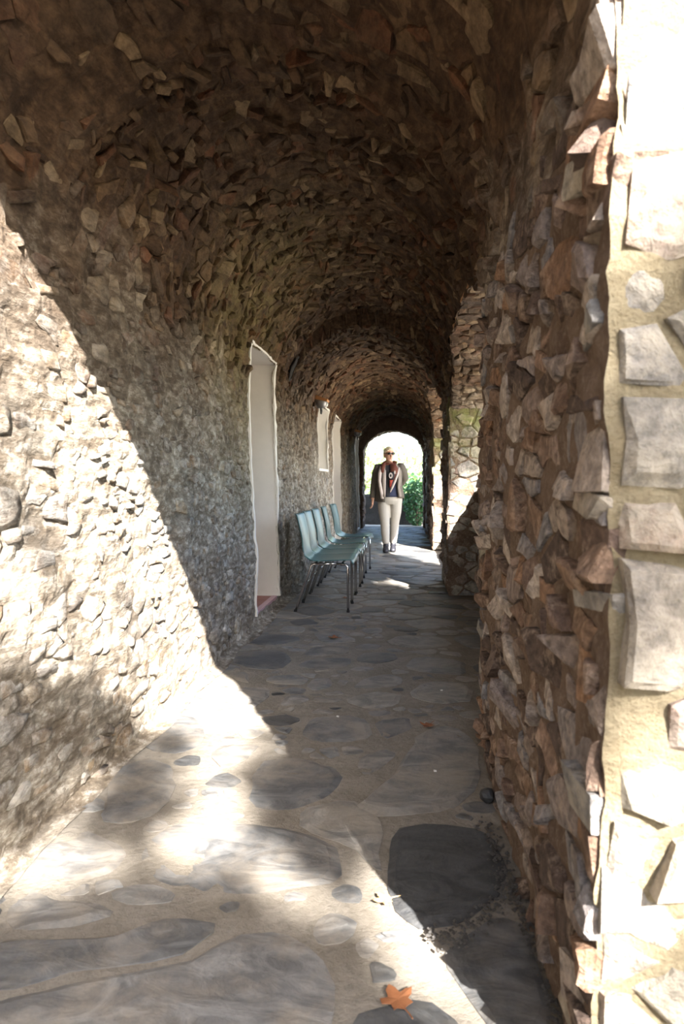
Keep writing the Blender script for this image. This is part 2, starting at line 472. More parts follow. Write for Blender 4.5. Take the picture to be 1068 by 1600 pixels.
# vault with the soffits of the side arches
mb = MB()
mb.add(*grid_mesh(US, rng(SPR, S_R+.07, .03), base_main, lambda u, s: not in_open(u, s) and not door_at(u, s)))
def x_inner(u, z):
    if z <= SPR: return .375
    xr, b = params(u, S_R-.1); a = (xr+1.201)/2; k = min(1, (z-SPR)/b)
    return (xr-1.201)/2 + a*math.sqrt(1-k*k)
def surf_soffit(i, t, w, h=0.0):
    a, b, sp, cr, ph = OPEN[i]; c = (a+b)/2; hw = (b-a)/2
    an = PI*(1-t); y = c+hw*math.cos(an); z = sp+(cr-sp)*math.sin(an)
    n = Vector((0, -math.cos(an)/hw, -math.sin(an)/(cr-sp))).normalized()
    x = lerp(x_inner(y, z), X_OUT, w); p = Vector((x, y, z)); return p + n*(h) + lowd(p)
for i in range(2):
    def sof(t, w, i=i):
        p = surf_soffit(i, t, w); return surf_soffit(i, t, w, fine(p))
    mb.add(*grid_mesh(rng(0, 1, .012), rng(0, 1, .05), sof))
ceiling = tag(mb.build('ceiling', M['vault_mortar']), kind='structure')

# stones of left wall and vault
lw, cl = [], []
for (u0, u1, size, an) in ((.5, 2.25, .072, 2.2), (2.25, 7.2, .060, 1.9), (7.2, 16.0, .10, 1.7)):
    for poly in voronoi(u0, u1, 0, S_R+.06, size, an, R, .5):
        A, cx, cy = poly_area_c(poly)
        if u0 < 1 and cx < Y0+.05 and cy > 2.6: continue
        if cy < SPR+.6 and any(door_at(x, y, .012) for x, y in poly): continue
        if cy > 3 and any(in_open(x, y) for x, y in poly): continue
        onwall = cy < SPR
        if R.random() < ((.45 if cx < 3.9 else .28) if onwall else .10): continue           # buried in mortar
        if cx < Y0:
            if any(x > Y0-.02 for x, y in poly): continue
            sf = lambda u, z, h: (lambda p: p + Vector((h,0,0)) + lowd(p))(Vector((-1.155-.025*z, u, z)))
        else:
            if any(x < Y0+.01 for x, y in poly): continue
            sf = surf_main
        if onwall and R.random() < .45: poly = quad_cell(poly, R, (2,5), R.gauss(0,.12))
        elif not onwall and R.random() < (.7 if cx > 2.2 else .3): poly = quad_cell(poly, R, (1.3,3.6), R.gauss(.6,.9))
        if not onwall and cx < 2.3 and R.random() < .35: continue
        if cx >= Y0 and any(x < Y0+.01 for x, y in poly): continue
        if cy < SPR+.6 and any(door_at(x, y, .012) for x, y in poly): continue
        if cy > 3 and any(in_open(x, y) for x, y in poly): continue
        g = stone_geo(sf, poly, R, gap=.005 if onwall else .003, n=8 if size < .1 else 12, rough=.30, relief=(.004,.018) if onwall else ((.004,.034) if cx > 2.3 else (.002,.022)), tilt=.6 if onwall else 1.2, dome=.1)
        if not g: continue
        V, F, c, A = g
        p, n = prof(max(c[0], Y0), c[1])
        (lw if onwall else cl).append((V, F, R.random(), apparent(p, n, A)))
place_stones(lw, wall_left, 'stone', M['left_stone'], smooth=True)
for i in range(2):
    for poly in voronoi(0, 3.6, 0, .62, .10, 1.0, R, .4):
        g = stone_geo(lambda x, y, h, i=i: surf_soffit(i, min(max(x/3.6,0),1), min(max(y/.62,0),1), h), poly, R, gap=.008, relief=(.006,.03), tilt=.8)
        if g:
            V, F, c, A = g; cl.append((V, F, R.random(), apparent(V[-1], Vector((0,-.7,-.7)), A)))
place_stones(cl, ceiling, 'stone', M['vault_stone'])

# ------------------------------------------------------------------ right wall: three piers
def pier(name, ya, yb, xin, front_mat, front_stone, size, front_size, gap_relief, seed, top=1.80, front_round=False, step=.03, limit=300):
    rnd = random.Random(seed)
    mb = MB(); inn = lambda z: S_R+(SPR-z)
    ss = rng(S_R+.05, S_R+SPR, step)
    def inner(u, s):
        p = Vector((xin, u, SPR-(s-S_R))); f = fine(p)*.8
        return p + Vector((-1, -1 if u <= ya+1e-6 else (1 if u >= yb-1e-6 else 0), 0))*f + lowd(p)
    mb.add(*grid_mesh(rng(ya, yb, step), ss, inner))
    o = tag(mb.build(name, M['pier_mortar']), kind='structure')
    # faces across the corridor: the one towards the camera and the one away from it
    for (yy, sg) in ((ya, -1), (yb, 1)):
        def face(x, z, yy=yy, sg=sg):
            p = Vector((x, yy, z)); f = fine(p)*.8; return p + Vector((-1 if x <= xin+1e-6 else 0, sg, 0))*f + lowd(p)
        m2 = MB(); m2.add(*grid_mesh(rng(xin, X_OUT, step), [SPR-(q-S_R) for q in reversed(ss)], face))
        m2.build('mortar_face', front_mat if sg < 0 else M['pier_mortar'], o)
    lst = []
    for poly in voronoi(ya, yb, 0, 1.84, size, 2.1, rnd, .5):
        def sf(u, z, h):
            p = Vector((xin, u, z)); return p + Vector((-h,0,0)) + lowd(p)
        if rnd.random() < .06: continue
        if rnd.random() < .4: poly = quad_cell(poly, rnd, (1.5,4), rnd.gauss(0,.35))
        if any(x < ya-.001 or x > yb+.001 or y < -.001 for x, y in poly): continue
        g = stone_geo(sf, poly, rnd, gap=.003, n=12, rough=.24, relief=gap_relief, tilt=1.4, dome=.1)
        if g:
            V, F, c, A = g; lst.append((V, F, rnd.random(), apparent((xin, c[0], c[1]), Vector((-1,0,0)), A)))
    place_stones(lst, o, 'stone', M['pier_stone'], limit)
    lst = []
    for poly in voronoi(xin+.004, X_OUT, 0, top, front_size, 1.45, rnd, .5):
        def sf(x, z, h):
            p = Vector((x, ya, z)); return p + Vector((0,-h,0)) + lowd(p)
        if rnd.random() < .10: continue
        g = stone_geo(sf, poly, rnd, gap=.009 if front_round else .006, n=14, rough=.30, relief=(.006,.030) if front_round else (.004,.022), tilt=.8)
        if g:
            V, F, c, A = g; lst.append((V, F, rnd.random(), apparent((c[0], ya, c[1]), Vector((0,-1,0)), A)))
    place_stones(lst, o, 'face_stone', front_stone, limit)
    # blocks bonded into the two corners
    lst = []
    for (yy, sg) in ((ya, 1), (yb, -1)):
        z = .01
        while z < top-.03:
            h = lerp(.03, .14, rnd.random()**1.4); lx, ly = lerp(.05,.10,rnd.random()), lerp(.10,.24,rnd.random())
            pr = lerp(-.004, .024, rnd.random()**1.4); pq = lerp(-.022, .012, rnd.random())
            if rnd.random() < .8:
                c = Vector((xin-pr+lx/2, yy-sg*pq+sg*ly/2, z+h/2)); d = lowd(Vector((xin, yy, z)))
                V, F = block_geo(c+d, (lx*1.15, ly*1.15, h*1.2), rnd, .22)
                lst.append((V, F, rnd.random(), apparent((xin, yy, z), Vector((0,-1,0)) if sg > 0 else Vector((-1,0,0)), lx*h*.5)))
            z += h+rnd.random()*.012
    place_stones(lst[::2], o, 'corner_stone', M['pier_stone'], limit); place_stones(lst[1::2], o, 'corner_stone', front_stone, limit)
    return o
wall_right = pier('wall_right', Y0, 2.95, .31, M['face_mortar'], M['face_stone'], .075, .125, (.006,.028), 11, top=1.85, front_round=True, step=.022)
wall_right_middle = pier('wall_right_middle', 6.60, 7.70, .375, M['pier_mortar'], M['face_stone'], .11, .10, (.006,.030), 12, top=1.80)
wall_right_far = pier('wall_right_far', 10.95, Y1, .375, M['pier_mortar'], M['face_stone'], .14, .12, (.006,.030), 13, top=1.80, step=.05)

# front wall over the first arch, outer side wall, roof
mb = MB()
def front(x, z):
    p = Vector((x, Y0, z)); return p + Vector((0,-1,0))*fine(p)*.6 + lowd(p)
def keep_front(x, z):
    if z < SPR: return x > .315
    k = (x+.4455)/.7555
    return abs(k) > 1 or z > SPR + .74*math.sqrt(1-k*k)
mb.add(*grid_mesh(rng(-1.6, 1.0, .02), rng(SPR-.08, 3.2, .03), front, keep_front))
wall_front = tag(mb.build('wall_front', M['face_mortar']), kind='structure')
lst = []
for poly in voronoi(.33, 1.0, SPR, 3.2, .15, 1.45, R, .4):
    g = stone_geo(lambda x, z, h: (lambda p: p + Vector((0,-h,0)) + lowd(p))(Vector((x, Y0, z))), poly, R, gap=.018, n=13, rough=.3, relief=(.006,.030))
    if g: lst.append((g[0], g[1], R.random(), apparent(g[0][-1], Vector((0,-1,0)), g[3])))
place_stones(lst, wall_front, 'face_stone', M['face_stone'])
mb = MB()
def outer(u, z):
    p = Vector((X_OUT, u, z)); return p + Vector((1,0,0))*fine(p) + lowd(p)
mb.add(*grid_mesh(rng(Y0, YE, .06), rng(0, 3.2, .06), outer, lambda u, z: z > arch_z(u)))
tag(mb.build('wall_outer', M['face_mortar']), kind='structure')
mb = MB(); mb.box((-1.9, Y0-.12, 3.15), (1.15, YE+.1, 3.27))
tag(mb.build('trim_1', M['hood']), kind='structure')
for i, (a, b, sp, cr, ph) in enumerate(OPEN):
    mb = MB()
    pr = lambda t, y: None
    path = [(.66, -.1), (.66, ph-.03), (.69, ph), (.84, ph), (.87, ph-.03), (.87, -.1)]
    per = []
    for k in range(len(path)-1):
        n = 12 if abs(path[k][1]-path[k+1][1]) > .3 else 3
        per += [(lerp(path[k][0], path[k+1][0], j/n), lerp(path[k][1], path[k+1][1], j/n)) for j in range(n)]
    per.append(path[-1])
    def pp(u, s):
        x, z = per[int(s)]; p = Vector((x, u, z)); return p + lowd(p) + nvec(p*8)*.012
    mb.add(*grid_mesh(rng(a-.02, b+.02, .07), list(range(len(per))), pp))
    par = tag(mb.build('wall_parapet', M['pier_mortar']), kind='structure')
    lst = []
    rp = random.Random(40+i)
    for poly in voronoi(a+.02, b-.02, 0, ph-.02, .13, 1.7, rp, .4):
        g = stone_geo(lambda u, z, h: (lambda p: p + Vector((-h,0,0)) + lowd(p))(Vector((.66, u, z))), poly, rp, gap=.01, n=10, relief=(.006,.025))
        if g: lst.append((g[0], g[1], rp.random(), apparent(g[0][-1], Vector((-1,0,0)), g[3])))
    place_stones(lst, par, 'stone', M['pier_stone'], 0)

mb = MB(); mb.box((-2.6, -6, 3.2), (-1.9, YE, 7.0)); mb.box((-2.6, -6, 0), (-1.32, Y0, 3.3)); mb.box((-1.95, Y0, 2.8), (-1.4, YE, 3.2))
tag(mb.build('wall_sky_blocker', M['face_mortar']), kind='structure')  # unseen mass added behind the left wall, raised to block sky light
# end wall with its lower arch
EX0, EX1, ESP, EB = -1.10, .325, 1.72, .57
def end_prof(s):
    L = PI*.66
    if s < ESP: return EX0, s, 1, 0
    if s > ESP+L: return EX1, ESP-(s-ESP-L), -1, 0
    th = (s-ESP)/L*PI; a = (EX1-EX0)/2
    return (EX0+EX1)/2-a*math.cos(th), ESP+EB*math.sin(th), math.cos(th), -math.sin(th)
S_E = ESP*2+PI*.66
mb = MB()
def endf(u, s):
    x, z, nx, nzz = end_prof(s); p = Vector((x, u, z)); return p + Vector((nx,0,nzz))*fine(p)*1.5 + lowd(p)
mb.add(*grid_mesh(rng(Y1-.02, YE, .08), rng(0, S_E, .06), endf))
def endface(t, s):
    x, z, nx, nzz = end_prof(s); xo = lerp(x, x-nx*.35, t); zo = lerp(z, z-nzz*.7, t)
    p = Vector((xo, Y1-.02, zo)); return p + Vector((0,-1,0))*fine(p) + lowd(p)
mb.add(*grid_mesh(rng(0, 1, .1), rng(0, S_E, .06), endface))
def endface2(t, s):
    x, z, nx, nzz = end_prof(s); p = Vector((lerp(x, x-nx*.8, t), YE, lerp(z, z-nzz*1.2, t))); return p + lowd(p)
mb.add(*grid_mesh(rng(0, 1, .1), rng(0, S_E, .06), endface2))
wall_end = tag(mb.build('wall_end', M['pier_mortar']), kind='structure')
lst = []
re_ = random.Random(60)
for poly in voronoi(Y1, YE, 0, S_E, .12, 1.3, re_, .4):
    def sf(u, s, h):
        x, z, nx, nzz = end_prof(s); p = Vector((x, u, z)); return p + Vector((nx,0,nzz))*h + lowd(p)
    g = stone_geo(sf, poly, re_, gap=.008, n=10, relief=(.006,.03))
    if g:
        x, z, nx, nzz = end_prof(g[2][1]); lst.append((g[0], g[1], re_.random(), apparent((x, g[2][0], z), Vector((nx,0,nzz)), g[3])))
place_stones(lst, wall_end, 'stone', M['pier_stone'])

# doors and window let into the left wall
def niche(name, u0, u1, z0, z1, depth, tiles, seed):
    rnd = random.Random(seed)
    o = tag(empty(name, (-1.18, (u0+u1)/2, z0)), kind='structure')
    loc = Vector((-1.18, (u0+u1)/2, z0)); w = (u1-u0)/2; h = z1-z0; xi = -depth
    def lx(z): return .025-.025*(z+z0)            # batter of the wall face
    def slab(nm, quad, th, mat):
        m = MB(); q = [Vector(p) for p in quad]; n = (q[1]-q[0]).cross(q[3]-q[0]).normalized()
        m.add(q + [p-n*th for p in q], [(0,1,2,3),(7,6,5,4),(0,4,5,1),(1,5,6,2),(2,6,7,3),(3,7,4,0)])
        return m.build(nm, mat, o)
    def wx(y, z): return surf_main(y+loc.y, s_of(y+loc.y, z+z0), .016).x + 1.18
    for (nm, yy, th) in (('far_jamb', w, .03), ('near_jamb', -w, -.03)):
        m = MB(); zs = rng(0, h, .045); nn = len(zs)
        for y_ in (yy, yy+th):
            m.v += [(xi, y_, z) for z in zs] + [(wx(yy, z), y_, z) for z in zs]
        for a in range(nn-1):
            m.f += [(a, nn+a, nn+a+1, a+1), (2*nn+a, 2*nn+a+1, 3*nn+a+1, 3*nn+a), (nn+a, 3*nn+a, 3*nn+a+1, nn+a+1)]
        m.build(nm, M['plaster'], o)
    slab('lintel', [(xi,-w,h),(xi,w,h),(wx(w,h),w,h),(wx(-w,h),-w,h)], .03, M['plaster'])
    # ragged plaster edge smeared over the stone around the opening
    m = MB()
    def strip(pa, pb, out, n):
        for k in range(n):
            a = [lerp(pa[i], pb[i], k/n) for i in (0,1)]; b = [lerp(pa[i], pb[i], (k+1)/n) for i in (0,1)]
            wa = ws[k]; wb = ws[k+1]
            q = [(a[0],a[1]),(b[0],b[1]),(b[0]+out[0]*wb,b[1]+out[1]*wb),(a[0]+out[0]*wa,a[1]+out[1]*wa)]
            V = []
            for hh in (.016, -.03):
                for (y, z) in q:
                    V.append((wx(y, z)-.016+hh, y, z))
            m.add(V, [(0,1,2,3),(3,2,6,7),(0,3,7,4),(1,5,6,2)])
    ws = [.012+.03*max(0, .5+1.3*nz(k*.45, seed, 1.3))+.012*rnd.random() for k in range(60)]
    strip((w,0),(w,h),(1,0),50)
    ws = [.006+.016*max(0, .5+1.3*nz(k*.45, seed, 7.3))+.012*rnd.random() for k in range(60)]
    strip((-w,h),(-w,0),(-1,0),50)
    ws = [.008+.01*rnd.random() for k in range(60)]
    strip((w,h),(-w,h),(0,1),12)
    m.build('plaster_edge', M['plaster'], o)
    if tiles:
        nt = 4; tw = (2*w)/nt
        m = MB(); m.box((xi, 0, -.03), (-.035, tw-.006, 0)); me = mesh_of('sill_tile', m.v, m.f)
        m = MB(); m.box((-.034, 0, -.032), (.012, tw-.006, .003)); me2 = mesh_of('sill_edge', m.v, m.f)
        for k in range(nt):
            obj('sill_tile', me, M['sill_tile'], o, (0, -w+k*tw+.003, 0)); obj('sill_edge', me2, M['sill_edge'], o, (0, -w+k*tw+.003, 0))
    else:
        slab('sill', [(xi,-w,0),(lx(0)+.02,-w,0),(lx(0)+.02,w,0),(xi,w,0)], .03, M['plaster'])
    m = MB(); m.box((xi-.05, -w, -.03), (xi, w, h+.02)); m.build('back', M['plaster_grey'], o)
    if name.startswith('door'):
        nt = 5; tw = 2*w/nt
        m = MB(); m.box((xi, 0, 0), (xi+.03, tw-.008, h-.01)); me = mesh_of('plank', m.v, m.f)
        for k in range(nt): obj('plank', me, M['wood'], o, (0, -w+k*tw+.004, 0))
    return o
for i, (nm, a, b, c, d) in enumerate(DOORS):
    niche(nm, a, b, c, d, .48, nm == 'door_1', 70+i)
# two small putlog holes high in the left wall: shallow ovals, their inner dark painted on
for (u, z) in ((6.5, 2.17), (12.7, 2.27)):
    th = math.asin(min(1,(z-SPR)/.85)); s = SPR+th/PI*ARC; p, n = prof(u, s)
    m = MB(); rg = []
    for k, (hh, sc) in enumerate(((.03,1.25),(.036,1.0),(.0,.85))):
        rg.append([surf_main(u+.055*sc*math.cos(a*2*PI/14), s+.10*sc*math.sin(a*2*PI/14), hh) for a in range(14)])
    m.loft(rg, True); m.build('vent_hole', M['hole_shade'], ceiling)

# ------------------------------------------------------------------ floor
SLABS = [
[(-1.108,2.72),(-1.122,2.915),(-1.104,3.083),(-0.993,3.075),(-0.883,2.87),(-0.86,2.714),(-0.927,2.648),(-1.022,2.653)],
[(-1.0,2.087),(-1.071,2.304),(-1.117,2.441),(-1.085,2.549),(-0.996,2.585),(-0.897,2.514),(-0.824,2.263),(-0.828,2.141),(-0.906,2.078)],
[(-0.796,2.424),(-0.808,2.497),(-0.741,2.53),(-0.73,2.455),(-0.778,2.402)],
[(-1.119,1.792),(-1.111,1.874),(-1.113,2.021),(-1.077,2.043),(-0.99,2.016),(-0.859,1.946),(-0.82,1.887),(-0.838,1.785),(-0.898,1.759),(-1.028,1.787)],
[(-0.778,1.877),(-0.785,2.028),(-0.741,2.112),(-0.596,2.127),(-0.408,2.109),(-0.266,2.062),(-0.193,1.98),(-0.175,1.837),(-0.343,1.769),(-0.514,1.72),(-0.618,1.754),(-0.711,1.791)],
[(-0.794,1.699),(-0.754,1.76),(-0.685,1.767),(-0.62,1.728),(-0.631,1.684),(-0.712,1.676)],
[(-1.024,1.593),(-1.034,1.7),(-0.985,1.711),(-0.925,1.673),(-0.829,1.683),(-0.745,1.632),(-0.803,1.582),(-0.951,1.535)],
[(-1.088,1.461),(-0.907,1.509),(-0.701,1.55),(-0.581,1.648),(-0.452,1.606),(-0.536,1.478),(-0.728,1.432),(-0.877,1.349),(-0.986,1.322)],
[(-0.955,1.278),(-0.858,1.319),(-0.703,1.408),(-0.515,1.457),(-0.424,1.577),(-0.312,1.609),(-0.201,1.549),(-0.152,1.405),(-0.163,1.259),(-0.489,1.165),(-0.847,1.129)],
[(-0.566,2.31),(-0.589,2.494),(-0.553,2.629),(-0.424,2.67),(-0.241,2.528),(-0.272,2.339),(-0.382,2.225),(-0.504,2.212)],
[(-0.99,3.154),(-0.859,3.229),(-0.749,3.178),(-0.722,2.955),(-0.853,2.873)],
[(-0.805,2.632),(-0.769,2.753),(-0.617,2.768),(-0.626,2.65),(-0.702,2.508)],
[(-1.09,4.041),(-1.037,4.32),(-0.883,4.372),(-0.774,4.275),(-0.713,4.079),(-0.759,3.919),(-0.905,3.905)],
[(-0.959,4.905),(-0.944,5.1),(-0.772,5.087),(-0.783,4.831)],
[(-0.71,4.884),(-0.632,4.984),(-0.53,4.995),(-0.341,4.66),(-0.489,4.605),(-0.585,4.612)],
[(-0.619,5.132),(-0.49,5.226),(-0.374,5.107),(-0.414,4.959)],
[(-0.36,5.059),(-0.209,5.143),(-0.2,4.934),(-0.32,4.922)],
[(-0.682,4.263),(-0.641,4.472),(-0.407,4.534),(-0.387,4.313),(-0.59,4.237)],
[(-0.664,3.989),(-0.63,4.152),(-0.379,4.231),(-0.333,4.084),(-0.39,3.986),(-0.581,3.937)],
[(-0.366,4.499),(-0.299,4.6),(-0.195,4.578),(-0.199,4.463),(-0.323,4.406)],
[(-0.335,4.215),(-0.266,4.361),(-0.106,4.362),(-0.068,4.208),(-0.198,4.079),(-0.302,4.119)],
[(-0.299,3.586),(-0.274,3.742),(-0.126,3.894),(-0.03,3.793),(-0.058,3.66),(-0.204,3.596)],
[(-0.556,3.61),(-0.522,3.744),(-0.445,3.752),(-0.409,3.6),(-0.49,3.519)],
[(-0.404,3.661),(-0.382,3.747),(-0.335,3.736),(-0.348,3.631)],
[(-0.643,3.28),(-0.619,3.413),(-0.555,3.465),(-0.492,3.381),(-0.555,3.289)],
[(-0.33,3.375),(-0.256,3.495),(-0.143,3.553),(-0.034,3.494),(-0.053,3.318),(-0.185,3.263)],
[(-0.466,2.907),(-0.461,3.119),(-0.31,3.172),(-0.176,3.11),(-0.164,2.904),(-0.277,2.83),(-0.395,2.834)],
[(-0.157,3.112),(0.002,3.184),(0.011,2.988),(-0.116,2.877)],
[(-0.199,2.585),(-0.186,2.693),(-0.1,2.787),(-0.043,2.735),(-0.104,2.594),(-0.162,2.501)],
[(-0.133,2.357),(-0.04,2.575),(0.05,2.992),(0.2,3.075),(0.287,2.886),(0.261,2.462),(0.149,2.263),(-0.088,2.202),(-0.19,2.23)],
[(-0.013,3.496),(0.092,3.752),(0.33,3.724),(0.33,3.442),(0.151,3.359)],
[(-0.032,4.021),(0.035,4.286),(0.33,4.252),(0.33,3.887),(0.096,3.916)],
[(-1.043,3.803),(-0.923,3.844),(-0.865,3.631),(-0.924,3.651)],
[(-0.169,4.637),(-0.079,4.857),(0.233,4.844),(0.296,4.604),(0.036,4.486)],
[(-0.864,3.196),(-0.913,3.55),(-0.732,3.543),(-0.713,3.381),(-0.775,3.165)],
[(-0.581,2.929),(-0.603,2.978),(-0.517,2.987),(-0.526,2.901)],
[(-0.064,2.126),(0.089,2.167),(0.24,2.156),(0.272,2.063),(0.272,1.894),(0.233,1.798),(0.14,1.681),(0.04,1.648),(-0.019,1.689),(-0.066,1.841)],
[(0.075,1.551),(0.137,1.642),(0.223,1.713),(0.298,1.689),(0.298,1.509),(0.28,1.332),(0.195,1.25),(0.151,1.402)],
[(-0.374,2.215),(-0.21,2.333),(-0.092,2.207),(-0.09,2.004),(-0.078,1.869),(-0.169,2.019),(-0.342,2.098)],
]
def fz(x, y): return .004*nz(x*2.1, y*2.1, 3) + .003*nz(x*7, y*7, 1)
mb = MB()
def flr(x, y): return Vector((x, y, fz(x, y)-.005 + .003*nz(x*6, y*6, 9) + .002*nz(x*25, y*25, 5) - (.03 if (.08 < x < .36 and .9 < y < 1.9 and False) else 0)))
mb.add(*grid_mesh(rng(-1.3, 1.05, .05), rng(-1.6, YE+.3, .05), lambda x, y: flr(x, y)))
mb.f = [q[::-1] for q in mb.f]
floor = tag(mb.build('floor', M['floor_mortar'], smooth=True), kind='structure')
def inside(pt, poly):
    x, y = pt; r = False; j = len(poly)-1
    for i in range(len(poly)):
        xi, yi = poly[i]; xj, yj = poly[j]
        if (yi > y) != (yj > y) and x < (xj-xi)*(y-yi)/(yj-yi)+xi: r = not r
        j = i
    return r
def fat(poly, f=1.0):
    A, cx, cy = poly_area_c(poly); return [(cx+(x-cx)*f, cy+(y-cy)*f) for x, y in poly]
taken = []
def clash(poly):
    A, cx, cy = poly_area_c(poly)
    for (q, qx, qy, qr) in taken:
        if math.hypot(cx-qx, cy-qy) > qr+.5: continue
        if inside((cx,cy), q) or inside((qx,qy), poly) or any(inside(p, q) for p in poly) or any(inside(p, poly) for p in q): return True
    return False
def take(poly):
    A, cx, cy = poly_area_c(poly); q = fat(poly, 1.04); taken.append((q, cx, cy, max(math.dist((cx,cy),p) for p in q)))
def densify(poly, st):
    out = []
    for i in range(len(poly)):
        a, b = poly[i], poly[(i+1)%len(poly)]; n = max(1, int(math.dist(a,b)/st))
        for k in range(n):
            x, y = lerp(a[0],b[0],k/n), lerp(a[1],b[1],k/n)
            out.append((x+.016*nz(x*8,y*8,2)+.008*nz(x*23,y*23,2), y+.016*nz(x*8,y*8,8)+.008*nz(x*23,y*23,8)))
    return out
lst = []
rf = random.Random(21)
def slab(poly, tint, up=None):
    A, cx, cy = poly_area_c(poly)
    if A < 0: poly = poly[::-1]
    for _ in range(1):
        poly = [q for i in range(len(poly)) for q in ((lerp(poly[i][0],poly[(i+1)%len(poly)][0],.2), lerp(poly[i][1],poly[(i+1)%len(poly)][1],.2)), (lerp(poly[i][0],poly[(i+1)%len(poly)][0],.8), lerp(poly[i][1],poly[(i+1)%len(poly)][1],.8)))]
    pts = densify(poly, .05); k = len(pts); V = []
    up = lerp(-.002, .0022, rf.random()) if up is None else up
    rad = math.sqrt(abs(A)/PI)
    tx, ty = rf.uniform(-.004,.004)/rad, rf.uniform(-.004,.004)/rad
    e = .03/rad
    for (x, y) in pts: V.append((x, y, fz(x,y)-.03))
    for (x, y) in pts: V.append((x, y, fz(x,y)+up-.0035))
    for sc in (1-e, .6):
        for (x, y) in pts:
            X, Y = cx+(x-cx)*sc, cy+(y-cy)*sc
            V.append((X, Y, fz(X,Y)+up+(X-cx)*tx+(Y-cy)*ty+.0015*nz(X*14,Y*14,4)))
    V.append((cx, cy, fz(cx,cy)+up))
    F = []
    for a in (0,1,2):
        for j in range(k): F.append((a*k+j, a*k+(j+1)%k, (a+1)*k+(j+1)%k, (a+1)*k+j))
    F += [(3*k+j, 3*k+(j+1)%k, 4*k) for j in range(k)]
    lst.append((V, F, tint, apparent((cx,cy,0), Vector((0,0,1)), abs(A))))
for i, p in enumerate(SLABS):
    take(p); slab(p, 0.0 if i in (36,) else .1+rf.random()*.8, .001 if i in (36,37) else None)
for (size, an, yy0, yy1, shrink) in ((.27, 1.15, .2, 16.5, .91), (.13, 1.2, .2, 7.5, .86), (.075, 1.2, .8, 4.0, .8)):
    for poly in voronoi(-1.14, .95, yy0, yy1, size, an, rf, .5):
        q = fat(poly, shrink)
        A, cx, cy = poly_area_c(q)
        if cy < 2.9 and cx > .22: continue
        if 6.6 < cy < 7.7 and cx > .3 or cy > 10.95 and cx > .3: continue
        if .6 < cx < .9 and 2.9 < cy < 10.95: continue
        if clash(q): continue
        if size < .2 and rf.random() < .35: continue
        take(q); slab(q, rf.random())
free = []
for (q, qx, qy, qr) in taken: free.append((qx, qy, qr, densify(q, .05)))
rg = random.Random(91)
for _ in range(1500):                                  # small stones wedged into the wide joints
    x, y = rg.uniform(-1.08, .26), 1.0+5.0*rg.random()**1.6
    d = 1.0
    if any(inside((x, y), q) for (q, qx, qy, qr) in taken if math.hypot(x-qx, y-qy) < qr): continue
    for (qx, qy, qr, ps) in free:
        if math.hypot(x-qx, y-qy) < qr+.3:
            d = min(d, min((px-x)**2+(py-y)**2 for px, py in ps))
    r = min(math.sqrt(d)-.018, .13)
    if r < .030: continue
    a0 = rg.random()*6.28; poly = []
    for k in range(7):
        a = a0+k*2*PI/7; rr = r*rg.uniform(.8,1.15); poly.append((x+rr*1.1*math.cos(a), y+rr*math.sin(a)))
    taken.append((poly, x, y, r*1.3)); free.append((x, y, r*1.3, densify(poly, .05))); slab(poly, rg.random())
place_stones(lst, floor, 'flagstone', M['slab'], 300, 40)
# loose gravel in the worn joint beside the dark slab by the near pier
m = MB(); vt = []
gp = [(.235,2.19),(.265,2.0),(.275,1.85),(.215,1.72),(.13,1.62),(.05,1.60)]
gp2 = [(.275,1.85),(.292,1.65),(.30,1.45),(.30,1.25)]
for (path, n, wd) in ((gp, 420, .028), (gp2, 260, .018)):
    for _ in range(n):
        t = rf.random()*(len(path)-1.001); i = int(t); f = t-i
        x = lerp(path[i][0], path[i+1][0], f)+rf.gauss(0, wd*.55); y = lerp(path[i][1], path[i+1][1], f)+rf.gauss(0, wd*.8)
        r = lerp(.003, .009, rf.random()**2); z = .008+r*.3
        vv = [(x+r*rf.uniform(.6,1.2)*a, y+r*rf.uniform(.6,1.2)*b, z+r*rf.uniform(.5,1)*c) for a,b,c in ((1,0,0),(-1,0,0),(0,1,0),(0,-1,0),(0,0,1),(0,0,-1))]
        m.add(vv, [(0,2,4),(2,1,4),(1,3,4),(3,0,4),(2,0,5),(1,2,5),(3,1,5),(0,3,5)])
tag(m.build('gravel', M['gravel'], floor), kind='stuff')
# lime fillet along the foot of the left wall
m = MB()
def fil(u, t):
    a = t*PI/2; r = .07+.035*nz(u*2.2, 4, 1)
    return Vector((-1.17+r*(1-math.sin(a))*1.3, u, r*(1-math.cos(a))+.002+.006*nz(u*14, t*3, 2)))
m.add(*grid_mesh(rng(.5, 9.5, .03), rng(0, 1, .17), fil))
m.build('mortar_fillet', M['left_mortar'], floor, smooth=True)

# ------------------------------------------------------------------ outside: ground, garden, trees
M['ground'] = groundrock('dry garden ground', (.50,.45,.36), (.58,.53,.44), (.34,.33,.22), 3, .4)
M['bark'] = plain('bark', (.16,.12,.09), .9, 0, .3, .5, 12)
def leaf_mat(name, c, trans=.35):
    t = NT(name); n = t.noise(3.0, 3)
    t.color(t.mix(n, tuple(x*.65 for x in c), tuple(x*1.3 for x in c))); t.rough(.5)
    tr = t.new('ShaderNodeBsdfTranslucent'); tr.inputs[0].default_value = (c[0]*1.3, c[1]*1.3, c[2]*.6, 1)
    mx = t.new('ShaderNodeMixShader'); mx.inputs[0].default_value = trans
    out = t.n['Material Output']
    t.l.new(t.b.outputs[0], mx.inputs[1]); t.l.new(tr.outputs[0], mx.inputs[2]); t.l.new(mx.outputs[0], out.inputs[0])
    return t.m
M['leaf_a'] = leaf_mat('plane leaf', (.07,.13,.03), .15); M['leaf_b'] = leaf_mat('bright shrub leaf', (.34,.44,.24)); M['leaf_c'] = leaf_mat('dark ivy leaf', (.06,.15,.07))
